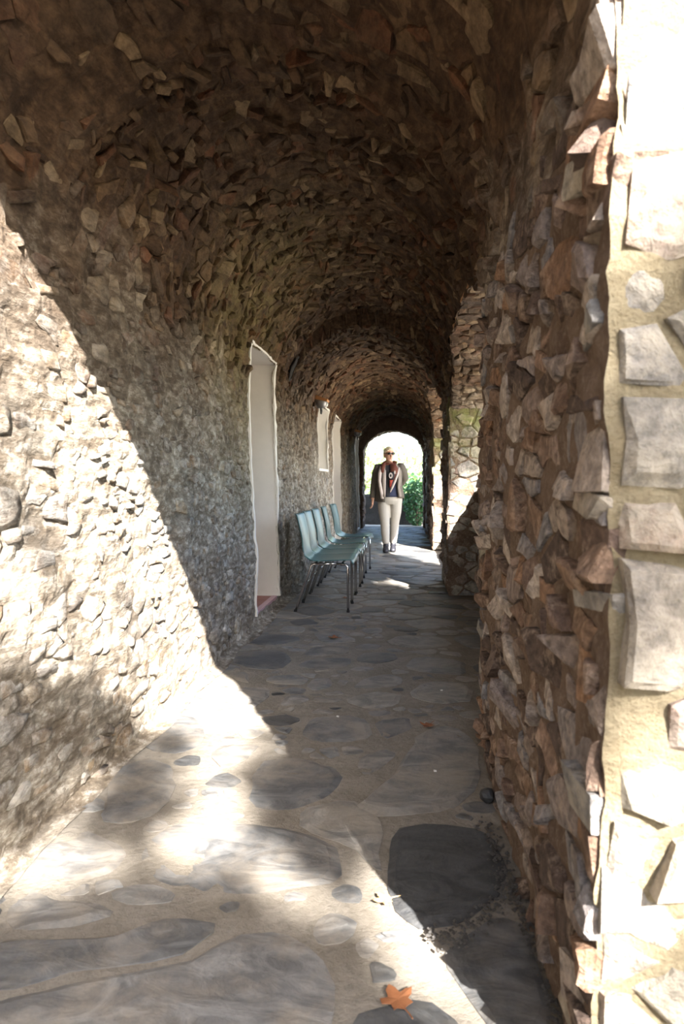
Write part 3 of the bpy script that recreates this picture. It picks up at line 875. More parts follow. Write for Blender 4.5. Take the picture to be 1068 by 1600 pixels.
mb = MB(); mb.add([(-60,-60,-.06),(60,-60,-.06),(60,90,-.06),(-60,90,-.06)], [(0,1,2,3)])
tag(mb.build('ground', M['ground']), kind='structure')
def leaf_cloud(name, n, rx, ry, rz, size, rnd, shell=False):
    V, F = [], []
    for _ in range(n):
        while True:
            p = Vector((rnd.uniform(-1,1), rnd.uniform(-1,1), rnd.uniform(-1,1)))
            if p.length < 1 and (not shell or p.length > .45): break
        c = Vector((p.x*rx, p.y*ry, p.z*rz)); s = size*lerp(.6,1.3,rnd.random())
        a = Vector((rnd.gauss(0,1), rnd.gauss(0,1), rnd.gauss(0,1))).normalized(); b = a.orthogonal().normalized(); c2 = a.cross(b)
        an = rnd.random()*2*PI; d = b*math.cos(an)+c2*math.sin(an); e = a.cross(d)
        k = len(V)
        V += [c-d*s*.5, c-e*s*.32+a*s*.05, c+d*s*.55, c+e*s*.32+a*s*.05]
        F += [(k,k+1,k+2),(k,k+2,k+3)]
    return mesh_of(name, V, F)
rt = random.Random(5)
def tree(base, top_z, clumps, label, group=None):
    root = empty('tree', base)
    b = Vector(base)
    m = MB(); th = Vector((rt.uniform(-.1,.1), rt.uniform(-.1,.1), top_z))
    m.tube([(0,0,-.1), th*.35+Vector((.1,0,0)), th*.7, th], [.26,.21,.17,.13], 10)
    m.build('trunk', M['bark'], root, True)
    cx = sum((Vector(c[:3]) for c in clumps), Vector())/len(clumps) - b
    groups = {}
    for c in clumps: groups.setdefault((round(c[0]/1.6), round(c[1]/1.6)), []).append(c)
    for g in groups.values():
        m = MB(); gc = sum((Vector(c[:3]) for c in g), Vector())/len(g) - b
        mid = th.lerp(gc, .5)+Vector((0,0,.35))
        m.tube([th*.85, mid, gc-Vector((0,0,.15))], [.10,.06,.03], 7)
        for c in g:
            q = Vector(c[:3])-b; m.tube([gc-Vector((0,0,.15)), gc.lerp(q,.5), q], [.02,.012,.006], 5)
        m.build('branch', M['bark'], root, True)
    for c in clumps:
        me = CL[rt.randrange(len(CL))]
        o = obj('leaf_cluster', me, M['leaf_a'], root, Vector(c[:3])-b, (rt.random()*6, rt.random()*6, rt.random()*6)); o.scale = (c[3],)*3; o['kind'] = 'stuff'
    tag(root, label, 'tree', group)
CL = [leaf_cloud('leaf_cluster', 170, 1, 1, 1, .58, rt) for _ in range(4)]
for me in CL: me.materials.append(M['leaf_a'])
def up(p, s): return Vector(p) + SUN*s
# shade that reaches the foreground comes from a big tree some 15 m off, behind the camera
fore = [(-.47,2.47,0,.17),(-.36,2.2,0,.17),(-.25,2.0,0,.16),(-.62,2.85,0,.06),(-1.0,2.75,0,.10),(-.9,2.3,0,.16),(-.97,2.1,0,.13),
        (-.5,1.42,0,.2),(-.75,1.45,0,.16),(-.3,1.45,0,.13),(-.5,1.35,0,.26),(-.25,1.25,0,.24),(-.85,1.25,0,.22),(-.1,1.0,0,.3),(-.6,1.0,0,.3),(.1,.8,0,.3),(-1.0,.9,0,.3),
        (-1.16,2.35,.20,.15),(-1.16,2.05,.30,.18),(-1.16,1.8,.25,.2),(-1.16,2.65,.10,.09),(-1.16,2.85,.50,.04),(-1.16,2.65,.62,.04),
        (-1.16,1.95,1.32,.05),(-1.16,1.85,1.1,.06),(-1.16,2.12,.86,.05),
        (.36,1.1,1.13,.13),(.42,1.1,1.36,.10),(.42,1.1,.92,.12),(.5,1.1,1.2,.14),(.40,1.1,1.02,.11),(.48,1.1,1.5,.09)]
cl1 = []
for (x, y, z, r) in fore:
    p = up((x, y, z), 14.5+rt.uniform(-.8,.8)); cl1.append((p.x, p.y, p.z, r*((1.25 if y < 1.5 else .98) if z < .1 else 1.0)))
for _ in range(46):                                   # rest of the crown
    a = rt.random()*2*PI; d = lerp(1.6, 4.2, rt.random()); q = up((-.5,1.6,0), 15)
    p = q + Vector((math.cos(a)*d*1.0, math.sin(a)*d, rt.uniform(-1.6,2.0)))
    # keep the gap through which the sun reaches the front of the gallery
    t = (p-Vector((0,0,0))).dot(SUN); f = p - SUN*t
    g = p - SUN*(p.z/SUN.z)
    if -3.0 < g.x < 1.6 and -.6 < g.y < 7.5: continue
    cl1.append((p.x, p.y, p.z, rt.uniform(.5,.9)))
for _ in range(150):                                  # the side of the crown that shades the ground behind the camera
    g = Vector((rt.uniform(-2.5,5.5), rt.uniform(-8.5,-.1), 0)); p = up(g, 14.5+rt.uniform(-1.2,1.2)); cl1.append((p.x, p.y, p.z, rt.uniform(.4,.65)))
tree((6.3, -12.6, -.06), 6.2, cl1, 'tall broad-leaved tree behind the camera')
# a second tree shades most of the side openings
cl2 = []
rb = random.Random(9)
for _ in range(210):
    y, z, x = rb.uniform(2.4, 11.0), rb.uniform(.6, 2.4), .7
    jx = Vector((x, y, z))
    keep = False
    if 5.15 < y < 6.9 and z < 1.55: keep = True          # sun on the next jamb
    if 8.1 < y < 10.9: keep = True                      # sun patches by the walker
    if keep: continue
    p = up(jx, 11.5+rb.uniform(-1.5,1.5)); cl2.append((p.x, p.y, p.z, rb.uniform(.16,.28)))
tree((6.2, -3.6, -.06), 5.4, cl2, 'spreading broad-leaved tree beside the arcade')

cl3 = []  # unseen tree added overhead to cut sky light on the gallery front
rc = random.Random(77)
for _ in range(70):
    p = Vector((rc.uniform(-1.4, 2.4), rc.uniform(-.4, 1.0), rc.uniform(4.2, 6.0)))
    g = p - SUN*(p.z/SUN.z)
    if -3.2 < g.x < 3.2 and -.8 < g.y < 4.6: continue
    cl3.append((p.x, p.y, p.z, rc.uniform(.5,.8)))
tree((3.6, -.4, -.06), 4.2, cl3, 'unseen low-branched tree added right of the camera to block sky light')

# beyond the far arch: low wall in shade, ivy, bright shrubs
m = MB()
def lowwall(x, s):
    y, z = [(18.3,-.06),(18.3,.35),(18.3,.72),(18.35,.76),(18.6,.76),(18.62,-.06)][int(s)]
    p = Vector((x, y, z)); return p + lowd(p) + nvec(p*6)*.02
m.add(*grid_mesh(rng(-4, 4, .1), list(range(6)), lowwall))
M['shade_wall'] = groundrock('shade coloured garden wall', (.030,.027,.024), (.048,.043,.039), (.02,.024,.016), 6, .6)  # near-black colour stands in for the shade on this wall
gw = tag(m.build('wall_garden', M['shade_wall']), kind='structure')
rs = random.Random(31)
def shrub(base, rx, ry, rz, n, size, mat, label, group):
    root = empty('shrub', base); me = leaf_cloud('foliage', n, rx, ry, rz, size, rs, True); me.materials.append(mat)
    tag(obj('foliage', me, mat, root, (0,0,rz)), kind='stuff')
    m = MB()
    for k in range(5):
        a = rs.random()*6.28; m.tube([(0,0,0),(math.cos(a)*rx*.3, math.sin(a)*ry*.3, rz*.8),(math.cos(a)*rx*.6, math.sin(a)*ry*.6, rz*1.4)], [.04,.025,.01], 6)
    m.build('stem', M['bark'], root, True)
    tag(root, label, 'shrub', group)
shrub((.35,-4.7,-.06), 1.15,.75,1.5, 1500,.2, M['leaf_a'], 'unseen tall shrub added behind the camera to block low sky', 'added shrubs that block sky light')  # unseen shrubs added here to darken the front: they block low sky
shrub((3.0,-4.6,-.06), 1.2,.75,1.4, 1500,.2, M['leaf_a'], 'unseen tall shrub added behind the camera, to its right, to block low sky', 'added shrubs that block sky light')
shrub((5.0,.2,-.06), 1.0,1.5,1.7, 1800,.2, M['leaf_a'], 'unseen tall shrub added right of the gallery front to block low sky', 'added shrubs that block sky light')  # added out of view to block the low sky on the right
shrub((.18,17.9,-.06), .36,.22,.60, 900,.10, M['leaf_c'], 'dark green ivy bush at the foot of the garden wall right of the walker', 'shrubs beyond the far arch')
shrub((.25,19.05,-.06), .9,.3,.70, 1200,.11, M['leaf_c'], 'dark leafy bush just over the low garden wall, lower right in the arch', 'shrubs beyond the far arch')
shrub((-1.75,21.0,-.06), 1.25,1.1,1.25, 2200,.16, M['leaf_b'], 'bright sunlit shrub left in the far arch', 'shrubs beyond the far arch')
shrub((1.0,21.6,-.06), 1.4,1.0,1.05, 2200,.16, M['leaf_b'], 'bright sunlit shrub right in the far arch', 'shrubs beyond the far arch')
shrub((-.4,25.0,-.06), 2.4,1.2,1.3, 2400,.2, M['leaf_b'], 'pale sunlit shrub farthest away behind the walker', 'shrubs beyond the far arch')

# ------------------------------------------------------------------ chairs
def chair_meshes():
    prof_pts = [(.225,.405),(.235,.428),(.215,.442),(.15,.438),(.05,.428),(-.06,.424),(-.13,.436),(-.175,.470),(-.20,.53),(-.222,.62),(-.243,.71),(-.262,.79),(-.272,.815),(-.285,.818)]
    # refine
    pts = []
    for i in range(len(prof_pts)-1):
        for k in range(2): pts.append((lerp(prof_pts[i][0],prof_pts[i+1][0],k/2), lerp(prof_pts[i][1],prof_pts[i+1][1],k/2)))
    pts.append(prof_pts[-1]); n = len(pts); ny = 15
    def half_w(t):            # half width along the profile
        if t < .12: return lerp(.185,.222, math.sin(t/.12*PI/2))
        if t < .45: return .224
        if t < .6: return lerp(.224,.205,(t-.45)/.15)
        if t < .9: return lerp(.205,.195,(t-.6)/.3)
        return lerp(.195,.150, ((t-.9)/.1)**2)
    top, bot = [], []
    for i, (x, z) in enumerate(pts):
        t = i/(n-1); w = half_w(t)
        a = pts[max(i-1,0)]; b = pts[min(i+1,n-1)]; tx, tz = b[0]-a[0], b[1]-a[1]; L = math.hypot(tx,tz); nx_, nz_ = tz/L, -tx/L
        if nz_ < 0 and t < .3: nx_, nz_ = -nx_, -nz_
        for j in range(ny):
            q = -1+2*j/(ny-1); y = q*w
            dish = .020*(abs(q)**3)                      # edges curl up / forward
            seat = max(0, 1-abs(t-.33)/.3); back = max(0, min(1,(t-.55)/.15))
            X = x + back*(.030*q*q) ; Z = z + seat*.014*abs(q)**2.5 - (.018*abs(q)**4 if t < .15 else 0)
            top.append((X, y, Z)); bot.append((X + (-.009 if back > .2 else 0), y, Z - (.009 if back < .9 else 0)))
    V = top+bot; N = n*ny; F = []
    for i in range(n-1):
        for j in range(ny-1):
            a = i*ny+j; F.append((a, a+1, a+ny+1, a+ny)); F.append((N+a, N+a+ny, N+a+ny+1, N+a+1))
    rim = [j for j in range(ny)] + [i*ny+ny-1 for i in range(1,n)] + [(n-1)*ny+j for j in range(ny-2,-1,-1)] + [i*ny for i in range(n-2,0,-1)]
    for k in range(len(rim)):
        a, b = rim[k], rim[(k+1)%len(rim)]; F.append((b, a, N+a, N+b))
    shell = mesh_of('seat_shell', V, F, True)
    legs = []
    for sy in (-1, 1):
        m = MB(); m.tube([(.10,sy*.185,.405),(.17,sy*.195,.400),(.186,sy*.197,.380),(.190,sy*.205,.0)], .0105, 10); legs.append(mesh_of('leg', m.v, m.f, True))
        m = MB(); m.tube([(.0,sy*.175,.402),(-.10,sy*.18,.400),(-.125,sy*.182,.385),(-.255,sy*.21,.0)], .0105, 10); legs.append(mesh_of('leg', m.v, m.f, True))
    m = MB()
    for sy in (-1,1): m.tube([(.12,sy*.185,.405),(-.12,sy*.18,.402)], .0095, 8)
    m.tube([(.13,-.19,.398),(.13,.19,.398)], .0095, 8); m.tube([(-.10,-.185,.396),(-.10,.185,.396)], .0095, 8)
    m.tube([(-.175,-.195,.235),(-.175,.195,.235)], .006, 8)
    frame = mesh_of('frame', m.v, m.f, True)
    m = MB(); m.tube([(0,0,0),(0,0,.018)], .014, 10); foot = mesh_of('rubber_foot', m.v, m.f)
    return shell, legs, frame, foot
sh, lg, fr, ft = chair_meshes()
CH = [(-.70, 5.86, 0, 'teal plastic chair with chrome legs nearest the white doorway, first of the row'),
      (-.71, 6.335, .0, 'teal plastic chair, second from the white doorway in the row'),
      (-.705, 6.84, -.02, 'teal plastic chair in the middle of the row of five'),
      (-.70, 7.48, .02, 'teal plastic chair, fourth of the row, next to the end one'),
      (-.695, 8.32, -.06, 'teal plastic chair at the far end of the row, set slightly apart')]
for (x, y, rz, lab) in CH:
    o = tag(empty('chair', (x, y, .004), rz), lab, 'chair', 'teal chairs along the left wall')
    tag(obj('seat_shell', sh, M['shell'], o), 'glossy teal moulded seat and back')
    for k, l in enumerate(lg):
        q = obj('leg', l, M['chrome'], o); e = ((.190,-.205,0),(-.255,-.21,0),(.190,.205,0),(-.255,.21,0))[k]
        obj('rubber_foot', ft, M['black_metal'], q, e)
    obj('frame', fr, M['chrome'], o)

# ------------------------------------------------------------------ wall lamps with tile hoods
def wall_lamp(y, z, label):
    o = tag(empty('wall_lamp', (-1.205, y, z)), label, 'lamp', 'wall lamps under terracotta hoods')
    m = MB(); a, b = .02, .12
    m.add([(-.06,-b,.02),(.20,-b*.8,-.03),(.20,b*.8,-.03),(-.06,b,.02),(-.06,-b*1.0,.09),(.21,-b*.8,-.005),(.21,b*.8,-.005),(-.06,b*1.0,.09)],
          [(0,3,2,1),(4,5,6,7),(0,1,5,4),(1,2,6,5),(2,3,7,6),(3,0,4,7)])
    m.build('hood', M['hood'], o)
    m = MB(); m.box((-.02,-.05,-.13),(.03,.05,.02)); m.build('back_plate', M['grey_metal'], o)
    m = MB(); m.loft([ring((.11,0,.0), .085,.085,16), ring((.115,0,-.05), .08,.08,16), ring((.12,0,-.10), .05,.05,16)]); m.build('body', M['grey_metal'], o, True)
    m = MB(); m.loft([ring((.205,0,-.055), .001,.001,12,(0,1,0),(0,0,1)), ring((.20,0,-.055), .028,.028,12,(0,1,0),(0,0,1)), ring((.17,0,-.055), .034,.034,12,(0,1,0),(0,0,1))]); m.build('glass', M['glass'], o, True)
    m = MB(); m.tube([(.12,.045*math.cos(t), -.125+.045*math.sin(t)) for t in [PI*.9+ k*PI*1.2/12 for k in range(13)]], .009, 8); m.tube([(.12,0,-.09),(.12,0,-.165)], .006, 8); m.build('hook', M['black_metal'], o, True)
wall_lamp(8.35, 2.10, 'grey wall lamp under a terracotta hood, over the narrow window behind the chairs')
wall_lamp(14.1, 2.13, 'small far wall lamp under a terracotta hood, near the far arch')

# ------------------------------------------------------------------ fallen leaves and small litter
M['dry_leaf'] = plain('dry leaf', (.20,.075,.028), .7, 0, .3, .2, 40); M['dry_leaf_pale'] = plain('pale dry leaf', (.50,.33,.14), .7, 0, .3, .2, 40)
M['pebble'] = plain('pebble', (.03,.03,.03), .6); M['chip'] = plain('white chip', (.6,.58,.55), .8)
def dry_leaf(x, y, size, rz, label, mat='dry_leaf', curl=.25):
    root = empty('dry_leaf', (x, y, .006+fz(x,y)), rz)
    lob = [(.02,.5),(.12,.34),(.16,.16),(.34,.22),(.5,.16),(.40,.0),(.26,-.08),(.30,-.26),(.12,-.30),(0,-.36),(-.14,-.26),(-.24,-.30),(-.22,-.08),(-.44,-.04),(-.42,.12),(-.18,.14),(-.14,.36)]
    V = []
    for hh in (.0012, 0):
        V += [(px*size, py*size, hh+size*curl*(px*px+.5*py*py)*(1+.8*nz(px*4,py*4,x*9))) for px, py in lob] + [(0,0,hh)]
    n = len(lob); F = [(i, (i+1)%n, n) for i in range(n)][::-1] + [(n+1+(i+1)%n, n+1+i, 2*n+1) for i in range(n)][::-1]
    F += [(i, n+1+i, n+1+(i+1)%n, (i+1)%n) for i in range(n)]
    obj('blade', mesh_of('blade', V, F), M[mat], root)
    m = MB(); m.tube([(0,-.2*size,.002),(.03*size,-.55*size,size*.05),(.02*size,-.75*size,size*.07)], size*.018, 5); m.build('stalk', M[mat], root)
    tag(root, label, 'leaf', 'fallen leaves on the floor')
dry_leaf(-.022,1.400,.085,.5,'orange-brown lobed dry leaf on the sunlit floor at the bottom')
dry_leaf(-.062,1.745,.060,1.9,'pale yellowish dry leaf beside the dark slab at the edge of the sun','dry_leaf_pale')
dry_leaf(.085,3.03,.075,2.6,'brown curled dry leaf in the shade, middle of the floor towards the pier',curl=.6)
dry_leaf(-.53,4.72,.085,1.2,'brown dry leaf in the shade left of the floor, in front of the chairs',curl=.5)
dry_leaf(-.60,6.35,.085,.3,'brown dry leaf under the front legs of the first chair',curl=.4)
m = MB(); bmv = bmesh.new(); bmesh.ops.create_icosphere(bmv, subdivisions=2, radius=.026)
for v in bmv.verts: v.co *= 1+.25*noise.noise(v.co*60)
me = bpy.data.meshes.new('pebble'); bmv.to_mesh(me); bmv.free()
tag(obj('pebble', me, M['pebble'], None, (.27,2.345,.020)), 'small black round stone at the foot of the near pier', 'stone')
for (x, y, s, lab) in ((.10,2.56,.006,'tiny white stone chip nearest the dark slab'),(-.33,3.12,.006,'tiny white stone chip left of the brown leaf in the shade'),(.17,3.57,.007,'tiny white stone chip beyond the brown leaf, towards the pier')):
    m = MB(); V, F = block_geo((0,0,0), (s*2,s*1.4,s), rt, .2); m.add(V, F)
    tag(m.build('chip', M['chip'], None, False, (x, y, .006)), lab, 'chip', 'white chips on the floor')

# ------------------------------------------------------------------ the walker
M['skin'] = plain('skin', (.48,.27,.19), .55, 0, .06); M['hair'] = plain('blond hair', (.62,.52,.36), .6, 0, .25, .4, 90)
M['jacket'] = plain('olive grey jacket', (.072,.061,.049), .85, 0, .12, .2, 60); M['navy'] = plain('navy top', (.012,.018,.050), .8, 0, .1)
M['black_knit'] = plain('black knit', (.012,.012,.016), .85, 0, .1); M['trousers'] = plain('beige trousers', (.31,.29,.255), .85, 0, .05, .15, 25)
M['rust'] = plain('rust scarf', (.095,.022,.010), .8, 0, .3, 0, 45); M['red'] = plain('red scarf', (.22,.028,.014), .8, 0, .15)
M['cream'] = plain('cream scarf', (.42,.36,.33), .8, 0, .1); M['taupe'] = plain('taupe scarf', (.24,.20,.17), .8, 0, .2, 0, 50)
M['shoe'] = plain('dark shoe', (.018,.018,.024), .5); M['lens'] = plain('dark lens', (.01,.01,.01), .12); M['lips'] = plain('lips', (.42,.14,.12), .5)
M['lining'] = plain('pale lining', (.27,.24,.21), .85)
def remesh(mb, name, voxel, mat, parent, smooth_it=6):
    me = mesh_of(name, mb.v, mb.f); o = bpy.data.objects.new(name, me); C.objects.link(o)
    r = o.modifiers.new('r', 'REMESH'); r.mode = 'VOXEL'; r.voxel_size = voxel; r.use_smooth_shade = True
    s = o.modifiers.new('s', 'SMOOTH'); s.iterations = smooth_it; s.factor = .5
    dg = bpy.context.evaluated_depsgraph_get(); dg.update()
    m2 = bpy.data.meshes.new_from_object(o.evaluated_get(dg)); m2.name = name
    bpy.data.objects.remove(o); m2.materials.clear(); m2.materials.append(mat)
    m2.polygons.foreach_set('use_smooth', [True]*len(m2.polygons))
    return obj(name, m2, mat, parent)
W = tag(empty('person', (-.315, 10.68, .004)), 'walking person in beige trousers, open olive jacket, patterned red scarf and sunglasses', 'person')
YAWH = .42
def hd(x, y, z):        # head space (chin at z 0, face towards -y) turned to the walker's left and set on the neck
    c, s = math.cos(YAWH), math.sin(YAWH)
    return Vector((c*x - s*y - .012, s*x + c*y - .012, z + 1.398))
def hring(z, cy, rx, ry, n=20): return [hd(rx*math.cos(2*PI*k/n), cy+ry*math.sin(2*PI*k/n), z) for k in range(n)]
b = MB()
T = [(.78,.150,.100),(.86,.172,.112),(.95,.160,.108),(1.03,.142,.098),(1.12,.148,.104),(1.22,.162,.106),(1.29,.168,.096),(1.335,.150,.080),(1.365,.085,.062)]
b.loft([ring((.0,0,z), rx, ry, 24) for z, rx, ry in T])
b.tube([(0,.01,1.33),(-.004,.004,1.39),(-.012,-.010,1.45)], [.060,.052,.050], 14)
HR = [(0,-.050,.018,.022),(.012,-.042,.036,.040),(.04,-.022,.050,.062),(.075,-.008,.060,.080),(.115,.0,.067,.090),(.155,.004,.069,.092),(.19,.008,.060,.080),(.213,.010,.040,.056),(.224,.010,.012,.018)]
b.loft([hring(z, cy, rx, ry) for z, cy, rx, ry in HR])
b.tube([hd(0,-.086,.128), hd(0,-.102,.095), hd(0,-.108,.082), hd(0,-.088,.070)], [.007,.011,.014,.010], 8)      # nose
b.tube([hd(0,-.083,.020), hd(0,-.072,.012)], [.014,.012], 8)                                                    # chin
for sx in (-1,1):
    b.tube([hd(sx*.066,.012,.085), hd(sx*.075,.016,.110), hd(sx*.073,.020,.132)], [.009,.014,.009], 8)          # ear
LEG = {-1: [(-.088,.0,.84),(-.082,-.03,.62),(-.068,-.07,.46),(-.062,-.075,.30),(-.052,-.07,.085)], 1: [(.098,.0,.84),(.092,.01,.62),(.080,.03,.46),(.068,.06,.30),(.055,.085,.085)]}
for k, p in LEG.items(): b.tube(p, [.088,.078,.056,.052,.036], 14)
ARM = {-1: [(-.160,0,1.315),(-.205,.015,1.22),(-.238,.035,1.06),(-.252,.0,.94),(-.262,-.045,.815)], 1: [(.155,0,1.325),(.205,.035,1.25),(.232,.085,1.15),(.190,.140,1.08),(.120,.165,1.03)]}
for k, p in ARM.items(): b.tube(p, [.052,.046,.038,.034,.025], 12)
def hand(root, down, side, thumb):
    root, down, side = Vector(root), Vector(down).normalized(), Vector(side).normalized(); nrm = down.cross(side)
    b.loft([ring(root, .026,.018,12,side,nrm), ring(root+down*.03, .036,.016,12,side,nrm), ring(root+down*.075, .038,.014,12,side,nrm), ring(root+down*.088, .034,.011,12,side,nrm)])
    for i, (q, L) in enumerate(((-.029,.062),(-.010,.074),(.010,.070),(.028,.054))):
        a = root+down*.078+side*q; b.tube([a, a+down*L*.5+nrm*.006+side*q*.12, a+down*L*.85+nrm*.018+side*q*.2, a+down*L+nrm*.028+side*q*.2], [.0088,.0085,.0078,.006], 8)
    a = root+down*.022+side*thumb*.026; b.tube([a, a+down*.03+side*thumb*.020+nrm*.01, a+down*.062+side*thumb*.022+nrm*.018], [.011,.0098,.008], 8)
hand((-.262,-.045,.82), (-.05,-.10,-1), (.35,-1,.05), 1)
hand((.125,.165,1.03), (-1,.10,-.35), (0,.2,1), 1)
for k, p in LEG.items():
    f = Vector(p[-1]); b.loft([ring((f.x, f.y+.045, .035), .030,.024,12,(1,0,0),(0,0,1)), ring((f.x, f.y-.02, .045), .036,.032,12,(1,0,0),(0,0,1)), ring((f.x, f.y-.10, .030), .040,.020,12,(1,0,0),(0,0,1)), ring((f.x, f.y-.155, .024), .024,.012,12,(1,0,0),(0,0,1))])
body = remesh(b, 'body', .0055, M['skin'], W, 3)
# trousers
b = MB()
b.loft([ring((.005,.0,z), rx, ry, 24) for z, rx, ry in ((.74,.160,.105),(.80,.186,.128),(.87,.184,.130),(.93,.168,.120),(.97,.160,.115))])
for k, p in LEG.items():
    q = [Vector(v) for v in p]; q[-1] = q[-1]+Vector((0,0,.045))
    b.tube(q, [.104,.092,.073,.067,.054], 16)
remesh(b, 'trousers', .009, M['trousers'], W, 5)
# shoes
for k, p in LEG.items():
    f = Vector(p[-1]); m = MB()
    m.loft([ring((f.x, f.y+.062, .045), .026,.040,14,(1,0,0),(0,0,1)), ring((f.x, f.y+.03, .055), .040,.056,14,(1,0,0),(0,0,1)), ring((f.x, f.y-.03, .058), .044,.058,14,(1,0,0),(0,0,1)),
            ring((f.x, f.y-.08, .040), .048,.040,14,(1,0,0),(0,0,1)), ring((f.x, f.y-.15, .031), .044,.031,14,(1,0,0),(0,0,1)), ring((f.x, f.y-.185, .026), .022,.020,14,(1,0,0),(0,0,1))])
    m.tube([(f.x,f.y,.08),(f.x,f.y,.135)], [.046,.044], 14)
    s_ = m.build('shoe', M['shoe'], W, True)
    m = MB(); m.loft([ring((f.x, f.y-.06, 0), .044,.125,18), ring((f.x, f.y-.06, .014), .047,.128,18)]); m.build('sole', M['black_metal'], s_)
# navy top (black knit panel in the middle)
m = MB(); m.loft([ring((.0,0,z), rx, ry, 28) for z, rx, ry in ((.855,.188,.132),(.90,.186,.130),(.97,.172,.122),(1.04,.158,.112),(1.12,.162,.118),(1.22,.175,.120),(1.29,.178,.108),(1.335,.158,.092),(1.355,.110,.078))]); m.build('top', M['navy'], W, True)
m = MB()
rows = [(1.345,-.055,-.02,-.090),(1.25,-.058,.01,-.128),(1.10,-.045,.015,-.128),(.97,-.04,.012,-.132),(.865,-.035,.005,-.139)]
m.add([(x, y+d, z) for d in (-.006,.006) for (z, a, c, y) in rows for x in (a, c)],
      [(2*i,2*i+1,2*i+3,2*i+2) for i in range(4)]+[(10+2*i+2,10+2*i+3,10+2*i+1,10+2*i) for i in range(4)]+[(2*i,2*i+2,12+2*i,10+2*i) for i in range(4)]+[(2*i+1,11+2*i,13+2*i,2*i+3) for i in range(4)])
m.build('knit_panel', M['black_knit'], W)
# jacket: open shell round the back, sleeves joined on
def jacket():
    m = MB(); n = 30
    J = [(.775,.232,.165),(.86,.228,.162),(.95,.212,.152),(1.04,.196,.142),(1.12,.194,.142),(1.22,.202,.140),(1.29,.206,.124),(1.335,.186,.102),(1.368,.125,.085)]
    def rows(off, zf):
        out = []
        for (z, rx, ry) in J:
            r = []
            a0, a1 = -PI/2+.62, -PI/2+2*PI-.30            # front edges (image right, image left)
            for k in range(n+1):
                t = k/n; a = lerp(a0, a1, t)
                hem = lerp(.070, 0, t) if z < .9 else 0      # the left front hangs lower
                r.append(((rx-off)*math.cos(a), (ry-off)*math.sin(a), z+hem*(.95-z)/.175 if z < .95 else z))
            out.append(r)
        return out
    A, B = rows(0, 0), rows(.010, 0); k = n+1; L = len(J)
    V = [p for r in A for p in r]+[p for r in B for p in r]; N = k*L; F = []
    for i in range(L-1):
        for j in range(n):
            a = i*k+j; F.append((a,a+1,a+k+1,a+k)); F.append((N+a,N+a+k,N+a+k+1,N+a+1))
        F.append((i*k, i*k+k, N+i*k+k, N+i*k)); F.append((i*k+n, N+i*k+n, N+i*k+k+n, i*k+k+n))
    for j in range(n): F.append((j, N+j, N+j+1, j+1)); a = (L-1)*k+j; F.append((a, a+1, N+a+1, N+a))
    m.add(V, F)
    q = [Vector(p) for p in ARM[-1]]; m.tube([q[0]+Vector((.03,0,.0)), q[0]+Vector((-.012,0,0)), q[1]+Vector((-.004,0,0)), q[2], q[3], q[4]+Vector((.002,.006,.02))], [.062,.074,.070,.062,.056,.050], 14)
    q = [Vector(p) for p in ARM[1]]; m.tube([q[0]+Vector((-.03,0,0)), q[0]+Vector((.012,0,.0)), q[1], q[2], q[3], q[4]], [.062,.074,.072,.064,.056,.050], 14)
    return m
jk = jacket().build('jacket', M['jacket'], W, True)
m = MB()            # pale turned-back front edge on the walker's left, and lapels
def ribbon(m, pts, w, th=.008, dx=(1,0,0)):
    dx = Vector(dx); V = []
    for p, ww in zip(pts, w if isinstance(w,(list,tuple)) else [w]*len(pts)):
        p = Vector(p); V += [p-dx*ww/2-Vector((0,th,0)), p+dx*ww/2-Vector((0,th,0)), p+dx*ww/2, p-dx*ww/2]
    F = []
    for i in range(len(pts)-1):
        for j in range(4): F.append((4*i+j, 4*i+(j+1)%4, 4*i+4+(j+1)%4, 4*i+4+j))
    F += [(3,2,1,0), tuple(4*(len(pts)-1)+j for j in range(4))]
    m.add(V, F)
ribbon(m, [(.085,-.095,1.36),(.150,-.118,1.25),(.165,-.122,1.12),(.150,-.128,1.0),(.175,-.130,.86)], [.05,.06,.045,.035,.035])
m.build('lapel', M['lining'], jk)
# scarf
sc = MB(); sc.tube([(.088*math.cos(a), .005+.075*math.sin(a), 1.375+.022*math.sin(a)+.012*math.sin(3*a)) for a in [PI*2*k/24 for k in range(25)]], [.026+.006*math.sin(k*1.7) for k in range(25)], 10)
scarf = tag(sc.build('scarf', M['rust'], W, True), 'rust, cream and black patterned scarf')
def piece(name, mat, pts, w, th=.008):
    m = MB(); ribbon(m, pts, w, th); return m.build(name, M[mat], scarf, True)
piece('scarf_fold', 'rust', [(-.085,-.075,1.39),(-.100,-.125,1.32),(-.105,-.150,1.22)], [.06,.065,.035])
piece('scarf_end', 'cream', [(-.125,-.110,1.33),(-.145,-.152,1.22),(-.150,-.165,1.10),(-.125,-.178,.95),(-.105,-.184,.83)], [.04,.055,.045,.05,.045])
piece('scarf_end', 'taupe', [(-.085,-.120,1.31),(-.085,-.158,1.20),(-.085,-.164,1.08),(-.080,-.176,.95),(-.075,-.184,.86)], [.03,.05,.05,.045,.04])
piece('scarf_end', 'cream', [(-.060,-.125,1.27),(-.060,-.160,1.15),(-.062,-.168,1.02),(-.062,-.178,.90)], [.012,.016,.016,.014])
piece('scarf_panel', 'rust', [(.050,-.092,1.365),(.075,-.140,1.29),(.065,-.152,1.20),(.040,-.152,1.10)], [.09,.12,.10,.06])
piece('scarf_panel', 'black_knit', [(.045,-.150,1.245),(.040,-.162,1.19),(.035,-.162,1.12)], [.075,.085,.06])
piece('scarf_panel', 'red', [(.028,-.158,1.12),(.022,-.158,1.06),(.014,-.155,1.00)], [.055,.04,.02])
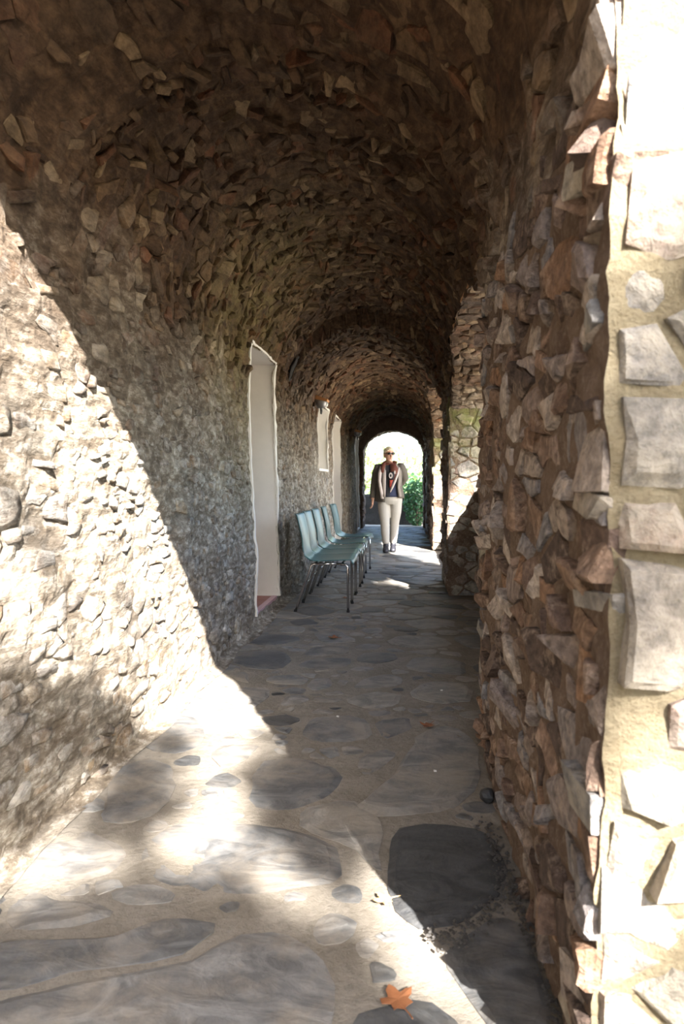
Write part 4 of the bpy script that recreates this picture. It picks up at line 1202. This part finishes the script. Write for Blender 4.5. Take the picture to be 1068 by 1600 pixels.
piece('scarf_border', 'cream', [(.150,-.115,1.31),(.125,-.158,1.20),(.085,-.164,1.09),(.045,-.166,1.00),(.016,-.164,.93)], [.025,.032,.034,.034,.015])
def disc(name, mat, c, rx, rz, th):
    m = MB(); m.loft([ring((c[0],c[1],c[2]), rx, rz, 18, (1,0,0), (0,0,1)), ring((c[0],c[1]-th,c[2]), rx, rz, 18, (1,0,0), (0,0,1))]); m.build(name, M[mat], scarf)
disc('scarf_spot', 'cream', (.022,-.168,1.185), .028,.045,.006); disc('scarf_spot', 'black_knit', (.022,-.172,1.185), .014,.024,.006)
disc('scarf_spot', 'cream', (.085,-.158,1.235), .013,.026,.008)
# hair, sunglasses, lips
m = MB(); n = 24; rows_ = []
for i, (z, cy, rx, ry) in enumerate(((.070,.030,.070,.075),(.105,.022,.080,.094),(.145,.010,.083,.104),(.185,.006,.078,.100),(.215,.006,.058,.076),(.236,.008,.028,.036),(.240,.008,.004,.005))):
    r = []
    for k in range(n):
        a = 2*PI*k/n; ca, sa = math.cos(a), math.sin(a)
        zz = z; front = max(0, -sa)
        if i == 0: zz = z + front*.11; 
        if i == 1: zz = z + front*.070
        if i == 2: zz = z + front*.030
        wob = 1+.03*nz(ca*4, sa*4, z*40)
        r.append(hd(rx*ca*wob, cy+ry*sa*wob, zz))
    rows_.append(r)
m.loft(rows_); m.build('hair', M['hair'], W, True)
m = MB()
for sx in (-1,1):
    m.loft([[hd(sx*.034+.030*math.cos(2*PI*k/14), -.100+.018*abs((sx*.034+.030*math.cos(2*PI*k/14))/.065)**2+d, .126+.019*math.sin(2*PI*k/14)) for k in range(14)] for d in (0,-.006)])
    m.tube([hd(sx*.064,-.082,.132), hd(sx*.080,-.02,.132), hd(sx*.080,.02,.126)], .005, 6)
m.tube([hd(-.012,-.104,.132), hd(.012,-.104,.132)], .005, 6)
m.build('sunglasses', M['lens'], W, True)
m = MB(); m.tube([hd(-.022,-.074,.045), hd(-.010,-.083,.047), hd(.010,-.083,.047), hd(.022,-.074,.045)], [.003,.0055,.0055,.003], 6); m.build('mouth', M['lips'], W, True)
